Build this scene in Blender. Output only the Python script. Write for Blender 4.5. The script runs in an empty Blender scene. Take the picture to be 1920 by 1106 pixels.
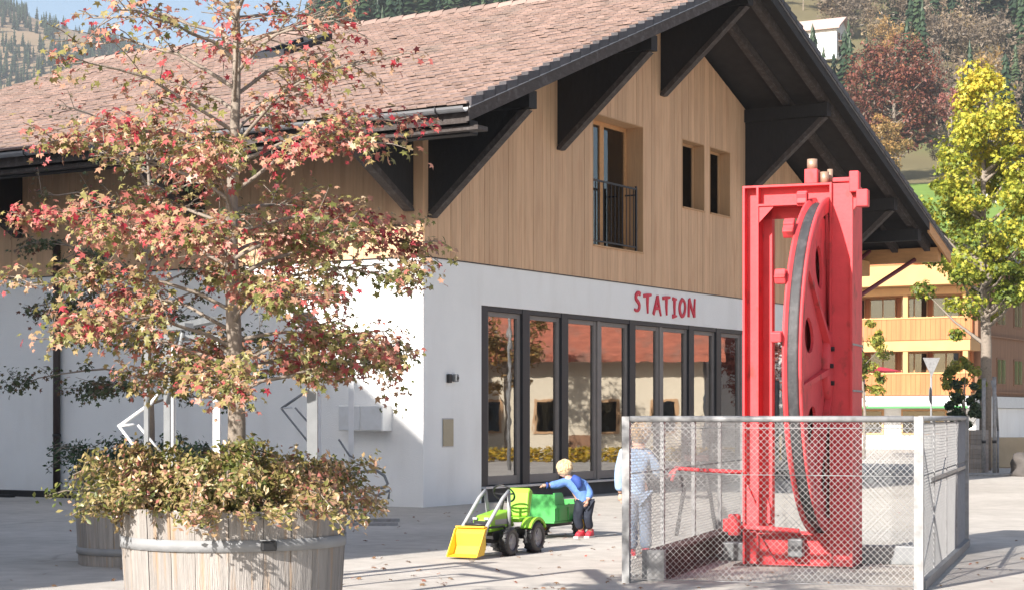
import bpy, bmesh, math, random
import numpy as np
from mathutils import Vector, Matrix

# ------------------------------------------------------------------ camera, sky, sun, exposure
scene = bpy.context.scene
col = scene.collection
R = math.radians
cam_data = bpy.data.cameras.new('camera')
cam = bpy.data.objects.new('camera', cam_data)
col.objects.link(cam)
cam.location = (0, 0, 1.6)
cam.rotation_euler = (R(90), 0, 0)
cam_data.sensor_width = 36
cam_data.lens = 65.06
cam_data.shift_y = 0.1182
cam_data.clip_start = 0.1
cam_data.clip_end = 20000
scene.camera = cam

SUN_AZ = R(36.5)      # light travels this far right of +Y
SUN_EL = R(29)
world = bpy.data.worlds.new('World')
scene.world = world
world.use_nodes = True
wn = world.node_tree.nodes
bg = wn['Background']
sky = wn.new('ShaderNodeTexSky')
sky.sky_type = 'NISHITA'
sky.sun_disc = False
sky.sun_elevation = SUN_EL
sky.sun_rotation = SUN_AZ + math.pi      # the sun stands behind the camera, to the left
sky.altitude = 900
sky.air_density = 1.1
sky.dust_density = 3.2
sky.ozone_density = 1.0
world.node_tree.links.new(sky.outputs[0], bg.inputs[0])
bg.inputs[1].default_value = 0.085
sun_data = bpy.data.lights.new('sun', 'SUN')
sun_data.energy = 5.0
sun_data.angle = R(0.55)
sun_data.color = (1.0, 0.94, 0.86)
sun = bpy.data.objects.new('sun', sun_data)
col.objects.link(sun)
L = Vector((math.cos(SUN_EL) * math.sin(SUN_AZ), math.cos(SUN_EL) * math.cos(SUN_AZ), -math.sin(SUN_EL)))
sun.rotation_euler = L.to_track_quat('-Z', 'Y').to_euler()
sun.location = (-20, -20, 30)
vs = scene.view_settings
vs.view_transform = 'Standard'
vs.look = 'None'
vs.exposure = 1.2
vs.gamma = 1.0
scene.cycles.max_bounces = 8
scene.cycles.transparent_max_bounces = 16

# ------------------------------------------------------------------ helpers
def tag(o, label=None, cat=None, group=None, kind=None):
    if label: o['label'] = label
    if cat: o['category'] = cat
    if group: o['group'] = group
    if kind: o['kind'] = kind
    return o

def empty(name, loc=(0, 0, 0), rz=0.0, label=None, cat=None, group=None):
    o = bpy.data.objects.new(name, None)
    o.empty_display_size = 0.2
    col.objects.link(o)
    o.location = loc
    o.rotation_euler = (0, 0, rz)
    return tag(o, label, cat, group)

def link(name, me, mat, parent=None):
    o = bpy.data.objects.new(name, me)
    col.objects.link(o)
    if mat is not None and len(me.materials) == 0:
        me.materials.append(mat)
    if parent is not None:
        o.parent = parent
    return o

class MB:
    """collects shapes, builds one mesh object"""
    def __init__(self):
        self.v = []; self.f = []; self.r = []; self.s = []
        self.cur = 0.5
    def add(self, verts, faces, smooth=False):
        n = len(self.v)
        self.v += [tuple(p) for p in verts]
        for fc in faces:
            self.f.append(tuple(i + n for i in fc)); self.r.append(self.cur); self.s.append(smooth)
        return self
    def box(self, x0, x1, y0, y1, z0, z1, M=None):
        vs_ = [(x0, y0, z0), (x1, y0, z0), (x1, y1, z0), (x0, y1, z0), (x0, y0, z1), (x1, y0, z1), (x1, y1, z1), (x0, y1, z1)]
        if M is not None: vs_ = [M @ Vector(p) for p in vs_]
        return self.add(vs_, [(0, 3, 2, 1), (4, 5, 6, 7), (0, 1, 5, 4), (1, 2, 6, 5), (2, 3, 7, 6), (3, 0, 4, 7)])
    def bbox(self, x0, x1, y0, y1, z0, z1, b=0.01, M=None):
        """box with bevelled edges"""
        bm = bmesh.new()
        bmesh.ops.create_cube(bm, size=1)
        for p in bm.verts:
            p.co = Vector(((x0 + x1) / 2 + p.co.x * (x1 - x0), (y0 + y1) / 2 + p.co.y * (y1 - y0), (z0 + z1) / 2 + p.co.z * (z1 - z0)))
        bmesh.ops.bevel(bm, geom=bm.edges[:], offset=b, segments=2, affect='EDGES', profile=0.5)
        bm.verts.index_update()
        vv = [p.co.copy() for p in bm.verts]; ff = [[q.index for q in f.verts] for f in bm.faces]
        bm.free()
        if M is not None: vv = [M @ p for p in vv]
        return self.add(vv, ff)
    def prism(self, poly, d0, d1, axis='y'):
        """poly: list of 2D points; axis y: points are (x,z) extruded y d0..d1; x: (y,z); z: (x,y)"""
        n = len(poly)
        def P(p, d):
            return {'y': (p[0], d, p[1]), 'x': (d, p[0], p[1]), 'z': (p[0], p[1], d)}[axis]
        vv = [P(p, d0) for p in poly] + [P(p, d1) for p in poly]
        ff = [tuple(range(n))[::-1], tuple(range(n, 2 * n))] + [(i, (i + 1) % n, n + (i + 1) % n, n + i) for i in range(n)]
        return self.add(vv, ff)
    def tube(self, pts, rad, n=8, caps=True, smooth=True):
        pts = [Vector(p) for p in pts]
        if not hasattr(rad, '__len__'): rad = [rad] * len(pts)
        rings = []
        prev = None
        for i, p in enumerate(pts):
            d = (pts[min(i + 1, len(pts) - 1)] - pts[max(i - 1, 0)])
            if d.length < 1e-9: d = Vector((0, 0, 1))
            d.normalize()
            if prev is None:
                ref = Vector((0, 0, 1)) if abs(d.z) < 0.9 else Vector((1, 0, 0))
                e1 = d.cross(ref).normalized()
            else:
                e1 = (prev - d * prev.dot(d))
                e1 = e1.normalized() if e1.length > 1e-6 else d.orthogonal().normalized()
            prev = e1
            e2 = d.cross(e1)
            rings.append([p + (e1 * math.cos(2 * math.pi * k / n) + e2 * math.sin(2 * math.pi * k / n)) * rad[i] for k in range(n)])
        vv = [q for r in rings for q in r]
        ff = []
        for i in range(len(rings) - 1):
            for k in range(n):
                ff.append((i * n + k, i * n + (k + 1) % n, (i + 1) * n + (k + 1) % n, (i + 1) * n + k))
        self.add(vv, ff, smooth)
        if caps:
            m = len(self.v) - len(vv)
            self.f.append(tuple(m + k for k in range(n))[::-1]); self.r.append(self.cur); self.s.append(False)
            b = m + (len(rings) - 1) * n
            self.f.append(tuple(b + k for k in range(n))); self.r.append(self.cur); self.s.append(False)
        return self
    def cyl(self, p0, p1, r, n=16, smooth=True):
        return self.tube([p0, p1], r, n, True, smooth)
    def lathe(self, prof, n=24, M=None, smooth=True, closed=False):
        """prof: (radius, height) about z"""
        vv = []; ff = []
        m = len(prof)
        for k in range(n):
            a = 2 * math.pi * k / n
            for (r, z) in prof: vv.append(Vector((r * math.cos(a), r * math.sin(a), z)))
        for k in range(n):
            k2 = (k + 1) % n
            for i in range(m if closed else m - 1):
                j = (i + 1) % m
                ff.append((k * m + i, k2 * m + i, k2 * m + j, k * m + j))
        if M is not None: vv = [M @ p for p in vv]
        return self.add(vv, ff, smooth)
    def sphere(self, c, r, M=None, n=10, sz=(1, 1, 1)):
        prof = [(math.sin(math.pi * i / n), -math.cos(math.pi * i / n)) for i in range(n + 1)]
        T = Matrix.Translation(Vector(c)) @ Matrix.Diagonal((r * sz[0], r * sz[1], r * sz[2], 1))
        if M is not None: T = M @ T
        return self.lathe([(max(a, 1e-4), b) for a, b in prof], n + 4, T)
    def mesh(self, name):
        me = bpy.data.meshes.new(name)
        me.from_pydata(self.v, [], self.f)
        at = me.attributes.new('rnd', 'FLOAT', 'FACE')
        at.data.foreach_set('value', self.r)
        me.polygons.foreach_set('use_smooth', self.s)
        me.update()
        return me
    def build(self, name, mat, parent=None, fix=True):
        me = self.mesh(name)
        if fix:
            bm = bmesh.new(); bm.from_mesh(me)
            bmesh.ops.recalc_face_normals(bm, faces=bm.faces)
            bm.to_mesh(me); bm.free()
        return link(name, me, mat, parent)

def bulk(name, tv, tf, mats, offs, rnd, mat, parent=None):
    """many copies of a small template in one mesh: tv (n,3), tf list of equal-length faces"""
    tv = np.asarray(tv, float); tf = np.asarray(tf, int)
    N = len(offs); n = len(tv)
    V = np.einsum('nij,kj->nki', mats, tv) + offs[:, None, :]
    F = (tf[None, :, :] + (np.arange(N) * n)[:, None, None]).reshape(-1, tf.shape[1])
    me = bpy.data.meshes.new(name)
    me.vertices.add(N * n); me.vertices.foreach_set('co', V.ravel())
    me.loops.add(F.size); me.loops.foreach_set('vertex_index', F.ravel().astype(np.int32))
    me.polygons.add(len(F))
    me.polygons.foreach_set('loop_start', np.arange(0, F.size, tf.shape[1], dtype=np.int32))
    try: me.polygons.foreach_set('loop_total', np.full(len(F), tf.shape[1], dtype=np.int32))
    except Exception: pass
    at = me.attributes.new('rnd', 'FLOAT', 'FACE')
    at.data.foreach_set('value', np.repeat(rnd, len(tf)).astype(np.float32))
    me.update(calc_edges=True)
    me.validate()
    return link(name, me, mat, parent)

def rand_rots(rng, n, up=None):
    q = rng.normal(size=(n, 4)); q /= np.linalg.norm(q, axis=1)[:, None]
    w, x, y, z = q.T
    return np.stack([np.stack([1 - 2 * (y * y + z * z), 2 * (x * y - z * w), 2 * (x * z + y * w)], -1),
                     np.stack([2 * (x * y + z * w), 1 - 2 * (x * x + z * z), 2 * (y * z - x * w)], -1),
                     np.stack([2 * (x * z - y * w), 2 * (y * z + x * w), 1 - 2 * (x * x + y * y)], -1)], 1)

def frames(normals, spin):
    """rotation matrices whose z axis is the given normal"""
    nz = normals / np.linalg.norm(normals, axis=1)[:, None]
    ref = np.where(np.abs(nz[:, 2:3]) < 0.95, np.array([[0, 0, 1.0]]), np.array([[1.0, 0, 0]]))
    e1 = np.cross(ref, nz); e1 /= np.linalg.norm(e1, axis=1)[:, None]
    e2 = np.cross(nz, e1)
    c, s = np.cos(spin)[:, None], np.sin(spin)[:, None]
    a = e1 * c + e2 * s; b = -e1 * s + e2 * c
    return np.stack([a, b, nz], -1)

# ------------------------------------------------------------------ materials
MATS = {}
def mat(name, base, rough=0.7, var=0.12, scale=6.0, bump=0.0, bscale=None, metal=0.0, spec=0.4, rnd=0.0, stretch=None, coat=0.0, ramp=None, detail=6, objrnd=0.0, dirt=None):
    """procedural surface: base colour broken by noise, per-piece variation, fine relief"""
    m = bpy.data.materials.new(name); m.use_nodes = True
    nt = m.node_tree; N = nt.nodes; K = nt.links
    p = N['Principled BSDF']
    p.inputs['Roughness'].default_value = rough
    p.inputs['Metallic'].default_value = metal
    p.inputs['Specular IOR Level'].default_value = spec
    if coat: p.inputs['Coat Weight'].default_value = coat; p.inputs['Coat Roughness'].default_value = 0.15
    tc = N.new('ShaderNodeTexCoord')
    mp = N.new('ShaderNodeMapping'); K.new(tc.outputs['Object'], mp.inputs[0])
    if stretch: mp.inputs['Scale'].default_value = stretch
    nz = N.new('ShaderNodeTexNoise'); nz.inputs['Scale'].default_value = scale; nz.inputs['Detail'].default_value = detail
    K.new(mp.outputs[0], nz.inputs[0])
    hsv = N.new('ShaderNodeHueSaturation')
    if ramp:
        cr = N.new('ShaderNodeValToRGB')
        while len(cr.color_ramp.elements) < len(ramp): cr.color_ramp.elements.new(0.5)
        for e, (pos, c) in zip(cr.color_ramp.elements, ramp): e.position = pos; e.color = (*c, 1)
        at = N.new('ShaderNodeAttribute'); at.attribute_name = 'rnd'
        K.new(at.outputs['Fac'], cr.inputs[0]); K.new(cr.outputs[0], hsv.inputs['Color'])
    else:
        hsv.inputs['Color'].default_value = (*base, 1)
    # value = 1 + var*(noise-.5)*2 + rnd*(attr-.5)*2
    ma = N.new('ShaderNodeMath'); ma.operation = 'MULTIPLY_ADD'
    K.new(nz.outputs['Fac'], ma.inputs[0]); ma.inputs[1].default_value = 4 * var; ma.inputs[2].default_value = 1 - 2 * var
    last = ma.outputs[0]
    if rnd:
        at2 = N.new('ShaderNodeAttribute'); at2.attribute_name = 'rnd'
        mb_ = N.new('ShaderNodeMath'); mb_.operation = 'MULTIPLY_ADD'
        K.new(at2.outputs['Fac'], mb_.inputs[0]); mb_.inputs[1].default_value = 2 * rnd; K.new(last, mb_.inputs[2])
        mc = N.new('ShaderNodeMath'); mc.operation = 'SUBTRACT'; K.new(mb_.outputs[0], mc.inputs[0]); mc.inputs[1].default_value = rnd
        last = mc.outputs[0]
    if objrnd:
        oi = N.new('ShaderNodeObjectInfo')
        mb_ = N.new('ShaderNodeMath'); mb_.operation = 'MULTIPLY_ADD'
        K.new(oi.outputs['Random'], mb_.inputs[0]); mb_.inputs[1].default_value = 2 * objrnd; K.new(last, mb_.inputs[2])
        mc = N.new('ShaderNodeMath'); mc.operation = 'SUBTRACT'; K.new(mb_.outputs[0], mc.inputs[0]); mc.inputs[1].default_value = objrnd
        last = mc.outputs[0]
    K.new(last, hsv.inputs['Value'])
    out = hsv.outputs[0]
    if dirt:   # (colour, amount, scale): stains with a shape of their own
        dn = N.new('ShaderNodeTexNoise'); dn.inputs['Scale'].default_value = dirt[2]; dn.inputs['Detail'].default_value = 8
        dm = N.new('ShaderNodeMapping'); K.new(tc.outputs['Object'], dm.inputs[0])
        if len(dirt) > 3: dm.inputs['Scale'].default_value = dirt[3]
        K.new(dm.outputs[0], dn.inputs[0])
        dr = N.new('ShaderNodeMapRange'); dr.inputs[1].default_value = dirt[4] if len(dirt) > 4 else 0.5; dr.inputs[2].default_value = 0.72
        dr.inputs[3].default_value = 0; dr.inputs[4].default_value = dirt[1]
        K.new(dn.outputs['Fac'], dr.inputs[0])
        mx = N.new('ShaderNodeMix'); mx.data_type = 'RGBA'
        K.new(dr.outputs[0], mx.inputs['Factor']); K.new(out, mx.inputs['A']); mx.inputs['B'].default_value = (*dirt[0], 1)
        out = mx.outputs['Result']
    K.new(out, p.inputs['Base Color'])
    if bump:
        n2 = N.new('ShaderNodeTexNoise'); n2.inputs['Scale'].default_value = bscale or scale * 4; n2.inputs['Detail'].default_value = 5
        K.new(mp.outputs[0], n2.inputs[0])
        bp = N.new('ShaderNodeBump'); bp.inputs['Strength'].default_value = bump; bp.inputs['Distance'].default_value = 0.02
        K.new(n2.outputs['Fac'], bp.inputs['Height']); K.new(bp.outputs[0], p.inputs['Normal'])
    MATS[name] = m
    return m

def leaf_mat(name, ramp, trans=0.35, rough=0.5, spec=0.4):
    m = bpy.data.materials.new(name); m.use_nodes = True
    nt = m.node_tree; N = nt.nodes; K = nt.links
    p = N['Principled BSDF']; out = N['Material Output']
    p.inputs['Roughness'].default_value = rough; p.inputs['Specular IOR Level'].default_value = spec
    at = N.new('ShaderNodeAttribute'); at.attribute_name = 'rnd'
    cr = N.new('ShaderNodeValToRGB')
    while len(cr.color_ramp.elements) < len(ramp): cr.color_ramp.elements.new(0.5)
    for e, (pos, c) in zip(cr.color_ramp.elements, ramp): e.position = pos; e.color = (*c, 1)
    K.new(at.outputs['Fac'], cr.inputs[0]); K.new(cr.outputs[0], p.inputs['Base Color'])
    tr = N.new('ShaderNodeBsdfTranslucent'); K.new(cr.outputs[0], tr.inputs[0])
    mx = N.new('ShaderNodeMixShader'); mx.inputs[0].default_value = trans
    K.new(p.outputs[0], mx.inputs[1]); K.new(tr.outputs[0], mx.inputs[2]); K.new(mx.outputs[0], out.inputs[0])
    return m

def glass_mat(name, tint=(0.9, 0.93, 0.92), refl=1.0, ior=1.9):
    """window pane: mirror reflection by Fresnel over a clear view inside"""
    m = bpy.data.materials.new(name); m.use_nodes = True
    nt = m.node_tree; N = nt.nodes; K = nt.links
    N.remove(N['Principled BSDF']); out = N['Material Output']
    g = N.new('ShaderNodeBsdfGlossy'); g.inputs['Roughness'].default_value = 0.015; g.inputs[0].default_value = (refl, refl, refl, 1)
    t = N.new('ShaderNodeBsdfTransparent'); t.inputs[0].default_value = (*tint, 1)
    fr = N.new('ShaderNodeFresnel'); fr.inputs[0].default_value = ior
    nz = N.new('ShaderNodeTexNoise'); nz.inputs['Scale'].default_value = 1.6
    tc = N.new('ShaderNodeTexCoord'); K.new(tc.outputs['Object'], nz.inputs[0])
    bp = N.new('ShaderNodeBump'); bp.inputs['Strength'].default_value = 0.045; bp.inputs['Distance'].default_value = 0.02
    K.new(nz.outputs['Fac'], bp.inputs['Height']); K.new(bp.outputs[0], g.inputs['Normal'])
    mx = N.new('ShaderNodeMixShader'); K.new(fr.outputs[0], mx.inputs[0]); K.new(t.outputs[0], mx.inputs[1]); K.new(g.outputs[0], mx.inputs[2])
    K.new(mx.outputs[0], out.inputs[0])
    return m

PLASTER = mat('white_plaster', (0.77, 0.77, 0.76), 0.9, 0.035, 1.2, 0.35, 50, dirt=((0.66, 0.65, 0.63), 0.45, 0.9, (2, 2, .5)))
PLINTH = mat('dark_plinth', (0.06, 0.06, 0.065), 0.8, 0.1)
LARCH = mat('larch_boards', (0.58, 0.375, 0.23), 0.75, 0.09, 3.0, 0.3, 10, stretch=(9, 9, 0.5), objrnd=0.09, dirt=((0.44, 0.25, 0.145), 0.5, 1.2, (5, 5, 0.7)))
LARCH2 = mat('larch_reveal', (0.46, 0.28, 0.15), 0.7, 0.1, 3.0, 0.2, 10, stretch=(9, 9, 0.6))
NEWWOOD = mat('new_spruce', (0.50, 0.27, 0.12), 0.7, 0.14, 3.0, 0.2, 10, stretch=(3, 1, 6))
BLACKWOOD = mat('black_stained_wood', (0.016, 0.015, 0.016), 0.75, 0.2, 5, 0.3, 20, stretch=(4, 4, 1))
DARKWOOD = mat('weathered_dark_wood', (0.055, 0.045, 0.042), 0.8, 0.25, 6, 0.5, 30, stretch=(1, 6, 6), dirt=((0.12, 0.11, 0.11), 0.6, 9))
ROOFDECK = mat('roof_deck', (0.03, 0.026, 0.025), 0.85, 0.2, 5)
TILE = mat('clay_tile', (0.255, 0.178, 0.152), 0.88, 0.14, 3.0, 0.3, 40, rnd=0.19, dirt=((0.185, 0.155, 0.135), 0.6, 1.1))
SLATE = mat('dark_verge_tile', (0.05, 0.045, 0.05), 0.55, 0.25, 6, 0.3, 30, rnd=0.2)
ZINC = mat('zinc_gutter', (0.30, 0.30, 0.31), 0.45, 0.15, 4, 0.1, metal=0.6)
FRAME = mat('anthracite_frame', (0.018, 0.019, 0.024), 0.5, 0.1, 4)
SASH = mat('grey_brown_sash', (0.17, 0.155, 0.148), 0.55, 0.1, 4)
SILL = mat('aluminium_sill', (0.45, 0.47, 0.5), 0.4, 0.08, 5, metal=0.4)
GLASS = glass_mat('window_glass', (0.55, 0.58, 0.58), 1.0, 4.2)
GLASS2 = glass_mat('window_glass_upper', (0.5, 0.53, 0.53), 0.9, 1.9)
GLASS3 = glass_mat('small_window_glass', (0.35, 0.37, 0.38), 0.6, 1.22)
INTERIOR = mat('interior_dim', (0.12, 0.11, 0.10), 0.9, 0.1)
IRON = mat('black_iron', (0.02, 0.02, 0.022), 0.5, 0.1)
LETTER = mat('red_letter_paint', (0.55, 0.02, 0.05), 0.5, 0.08)
TAN = mat('tan_cover', (0.36, 0.31, 0.22), 0.6, 0.06)
WHITEMETAL = mat('white_painted_metal', (0.60, 0.61, 0.62), 0.5, 0.05, 8, dirt=((0.45, 0.44, 0.42), 0.3, 5))
GREYMETAL = mat('grey_steel', (0.20, 0.21, 0.22), 0.5, 0.12, 8, metal=0.3)
GALV = mat('galvanised_steel', (0.28, 0.28, 0.285), 0.6, 0.16, 14, metal=0.2, dirt=((0.14, 0.135, 0.13), 0.6, 12))
WIRE = mat('galvanised_wire', (0.28, 0.28, 0.28), 0.5, 0.1, 8, metal=0.3)
RED = mat('red_machine_paint', (0.61, 0.066, 0.075), 0.58, 0.11, 5, 0.15, 30, spec=0.25, dirt=((0.20, 0.045, 0.035), 0.8, 7, (1, 1, .6), .58))
RUBBER = mat('worn_rubber', (0.04, 0.043, 0.047), 0.6, 0.2, 9, 0.2, dirt=((0.10, 0.10, 0.105), 0.5, 10))
RUST = mat('rust_brown_steel', (0.10, 0.055, 0.05), 0.8, 0.2, 6, 0.2)
COPPER = mat('bolt_steel', (0.38, 0.25, 0.18), 0.5, 0.15, metal=0.4)

# ------------------------------------------------------------------ ground and hills
def ground_material():
    m = bpy.data.materials.new('ground_asphalt'); m.use_nodes = True
    nt = m.node_tree; N = nt.nodes; K = nt.links
    p = N['Principled BSDF']; p.inputs['Roughness'].default_value = 0.92; p.inputs['Specular IOR Level'].default_value = 0.25
    tc = N.new('ShaderNodeTexCoord')
    def noise(s, d=6, st=None):
        n = N.new('ShaderNodeTexNoise'); n.inputs['Scale'].default_value = s; n.inputs['Detail'].default_value = d
        if st:
            mp = N.new('ShaderNodeMapping'); mp.inputs['Scale'].default_value = st
            K.new(tc.outputs['Object'], mp.inputs[0]); K.new(mp.outputs[0], n.inputs[0])
        else: K.new(tc.outputs['Object'], n.inputs[0])
        return n
    n1, n2, n3 = noise(0.35), noise(3.5), noise(140, 2)
    cr = N.new('ShaderNodeValToRGB'); cr.color_ramp.elements[0].position = 0.3; cr.color_ramp.elements[1].position = 0.72
    cr.color_ramp.elements[0].color = (0.37, 0.34, 0.305, 1); cr.color_ramp.elements[1].color = (0.62, 0.58, 0.53, 1)
    ad = N.new('ShaderNodeMath'); ad.operation = 'MULTIPLY_ADD'; K.new(n2.outputs['Fac'], ad.inputs[0]); ad.inputs[1].default_value = 0.45
    h = N.new('ShaderNodeMath'); h.operation = 'MULTIPLY'; K.new(n1.outputs['Fac'], h.inputs[0]); h.inputs[1].default_value = 0.55
    K.new(h.outputs[0], ad.inputs[2]); K.new(ad.outputs[0], cr.inputs[0])
    mx = N.new('ShaderNodeMix'); mx.data_type = 'RGBA'; mx.blend_type = 'MULTIPLY'; mx.inputs['Factor'].default_value = 0.55
    sp = N.new('ShaderNodeValToRGB'); sp.color_ramp.elements[0].position = 0.3; sp.color_ramp.elements[1].position = 0.62
    sp.color_ramp.elements[0].color = (0.45, 0.45, 0.46, 1); sp.color_ramp.elements[1].color = (1.05, 1.04, 1.02, 1)
    K.new(n3.outputs['Fac'], sp.inputs[0]); K.new(cr.outputs[0], mx.inputs['A']); K.new(sp.outputs[0], mx.inputs['B'])
    # worn seams and patches
    vo = N.new('ShaderNodeTexVoronoi'); vo.feature = 'DISTANCE_TO_EDGE'; vo.inputs['Scale'].default_value = 0.22
    nw = noise(0.9); mv = N.new('ShaderNodeVectorMath'); mv.operation = 'MULTIPLY_ADD'
    K.new(nw.outputs['Color'], mv.inputs[0]); mv.inputs[1].default_value = (0.8, 0.8, 0); K.new(tc.outputs['Object'], mv.inputs[2]); K.new(mv.outputs[0], vo.inputs['Vector'])
    cs = N.new('ShaderNodeMapRange'); cs.inputs[1].default_value = 0.0; cs.inputs[2].default_value = 0.006; cs.inputs[3].default_value = 0.8; cs.inputs[4].default_value = 1
    K.new(vo.outputs['Distance'], cs.inputs[0])
    m2 = N.new('ShaderNodeMix'); m2.data_type = 'RGBA'; m2.blend_type = 'MULTIPLY'; m2.inputs['Factor'].default_value = 1
    K.new(mx.outputs['Result'], m2.inputs['A']); K.new(cs.outputs[0], m2.inputs['B'])
    K.new(m2.outputs['Result'], p.inputs['Base Color'])
    bp = N.new('ShaderNodeBump'); bp.inputs['Strength'].default_value = 0.5; bp.inputs['Distance'].default_value = 0.01
    K.new(n3.outputs['Fac'], bp.inputs['Height']); K.new(bp.outputs[0], p.inputs['Normal'])
    return m

GROUND = ground_material()
g = MB().add([(-300, -120, 0), (400, -120, 0), (400, 125, 0), (-300, 125, 0)], [(0, 1, 2, 3)]).build('ground', GROUND, fix=False)
tag(g, kind='structure')

def sstep(a, b, x):
    t = min(1, max(0, (x - a) / (b - a))); return t * t * (3 - 2 * t)
PROF = [(0, -0.5), (110, -0.5), (180, 12), (250, 29), (300, 39.5), (330, 46), (430, 84), (600, 152), (900, 262), (1300, 330)]
def hill_h(x, y):
    k = x / max(y, 1)
    z = np.interp(y, [p[0] for p in PROF], [p[1] for p in PROF])
    f = sstep(-0.17, -0.08, k)
    z = z * f + 1.6 * math.sin(x * 0.021 + 1) * math.sin(y * 0.017) * f * sstep(330, 500, y) * 3 if y > 115 else z
    return z if y > 115 else -0.5

HILLMAT = mat('hillside_grass', (0.15, 0.125, 0.06), 0.95, 0.22, 0.05, 0.5, 1.5, dirt=((0.10, 0.14, 0.035), 0.9, 0.02))
MEADOW = mat('green_meadow', (0.14, 0.23, 0.035), 0.95, 0.15, 0.3, 0.4, 3)
def grid(name, xs_fn, ys, nk, hf, material):
    vv = []; ff = []
    for j, y in enumerate(ys):
        for i in range(nk):
            x = xs_fn(i / (nk - 1), y); vv.append((x, y, hf(x, y)))
    for j in range(len(ys) - 1):
        for i in range(nk - 1):
            ff.append((j * nk + i, j * nk + i + 1, (j + 1) * nk + i + 1, (j + 1) * nk + i))
    mb = MB(); mb.add(vv, ff, True)
    return mb.build(name, material, fix=False)
h = grid('hillside', lambda u, y: (-0.35 + 1.15 * u) * y, list(np.linspace(118, 350, 24)) + list(np.linspace(370, 1300, 40)), 90, hill_h, HILLMAT)
tag(h, kind='structure')
md = grid('meadow', lambda u, y: (0.16 + 0.22 * u) * y, list(np.linspace(185, 289, 12)), 24, lambda x, y: hill_h(x, y) + 0.6, MEADOW)
tag(md, kind='structure')

RK = [(-0.6, .30), (-0.4, .255), (-0.277, .2195), (-0.25, .2118), (-0.228, .2065), (-0.196, .193), (-0.16, .175), (-0.1, .15), (0.1, .12)]
def mount_h(x, y):
    k = x / y
    top = np.interp(k, [r[0] for r in RK], [r[1] for r in RK]) * 1700
    z = top * sstep(850, 1720, y) + 9 * math.sin(x * 0.013) * math.sin(y * 0.011 + x * 0.004)
    return z + 1.6
MOUNTMAT = mat('dry_alpine_pasture', (0.27, 0.19, 0.115), 0.95, 0.12, 0.02, dirt=((0.20, 0.155, 0.08), 0.8, 0.012))
mo = grid('mountain', lambda u, y: (-0.6 + 0.7 * u) * y, np.linspace(820, 1800, 50), 90, mount_h, MOUNTMAT)
tag(mo, kind='structure')
# ------------------------------------------------------------------ station building
# local axes: x runs along the gable away from the near corner, y along the long wall, z up
ST_LOC = (-1.56, 32.5, 0); ST_ROT = math.atan2(.857, .516)
st = empty('station_building', ST_LOC, ST_ROT, 'chalet-style station with white ground floor, larch upper storey and tiled gable roof', 'building')
W = 18.72; TR = W / 2; LEN = 15.0
RZ = 11.05; SL = 0.382
def ztop(t): return RZ - SL * abs(t - TR)
PZ = 4.39
wall = MB()
wall.box(0, 1.93, 0, .38, .0, PZ)
wall.box(17.0, W, 0, .38, 0, PZ)
wall.box(1.93, 17.0, 0, .38, 3.65, PZ)
gw = wall.build('plaster_gable_wall', PLASTER, st)
wall = MB()
wall.box(0, .38, .38, LEN, 0, PZ)
wall.box(.38, W, LEN - .38, LEN, 0, PZ)
wall.box(W - .38, W, .38, LEN - .38, 0, PZ)
wall.build('plaster_long_wall', PLASTER, st)
b = MB(); b.box(1.93, 17.0, .06, .38, 0, .26); b.build('plinth', PLINTH, st)
b = MB(); b.box(1.93, 17.0, -.10, .30, .262, .30); b.build('threshold', SILL, st)
# interior
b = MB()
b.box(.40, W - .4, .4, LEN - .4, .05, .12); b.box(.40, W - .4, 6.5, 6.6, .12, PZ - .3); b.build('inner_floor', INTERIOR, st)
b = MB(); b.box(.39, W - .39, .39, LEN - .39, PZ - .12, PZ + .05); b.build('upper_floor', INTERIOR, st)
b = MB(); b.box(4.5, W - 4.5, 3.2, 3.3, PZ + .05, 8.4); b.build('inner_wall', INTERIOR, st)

# shop front: posts, sashes, panes
posts = [1.97, 3.50, 5.02, 7.95, 10.85, 12.32, 15.2, 16.85]
thin = [6.58, 9.45, 13.8]
for t in posts:
    b = MB(); b.box(t - .04, t + .22, .02, .26, .30, 3.65); b.build('post', FRAME, st)
allp = sorted([(t, .22) for t in posts] + [(t, .06) for t in thin])
for t in thin:
    b = MB(); b.box(t - .06, t + .06, .05, .20, .30, 3.65); b.build('mullion', SASH, st)
b = MB(); b.box(1.93, 17.0, .03, .25, 3.56, 3.648); b.build('head_rail', FRAME, st)
for (t0, w0), (t1, w1) in zip(allp[:-1], allp[1:]):
    x0 = t0 + w0; x1 = t1 - (.04 if w1 > .1 else .06)
    s = .11
    f = MB()
    f.box(x0, x0 + s, .08, .17, .32, 3.555); f.box(x1 - s, x1, .08, .17, .32, 3.555)
    f.box(x0 + s, x1 - s, .085, .165, .32, .48); f.box(x0 + s, x1 - s, .085, .165, 3.47, 3.555)
    fo = f.build('sash', SASH, st)
    p = MB(); p.box(x0 + s, x1 - s, .12, .132, .48, 3.47); p.build('pane', GLASS, fo)

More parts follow.
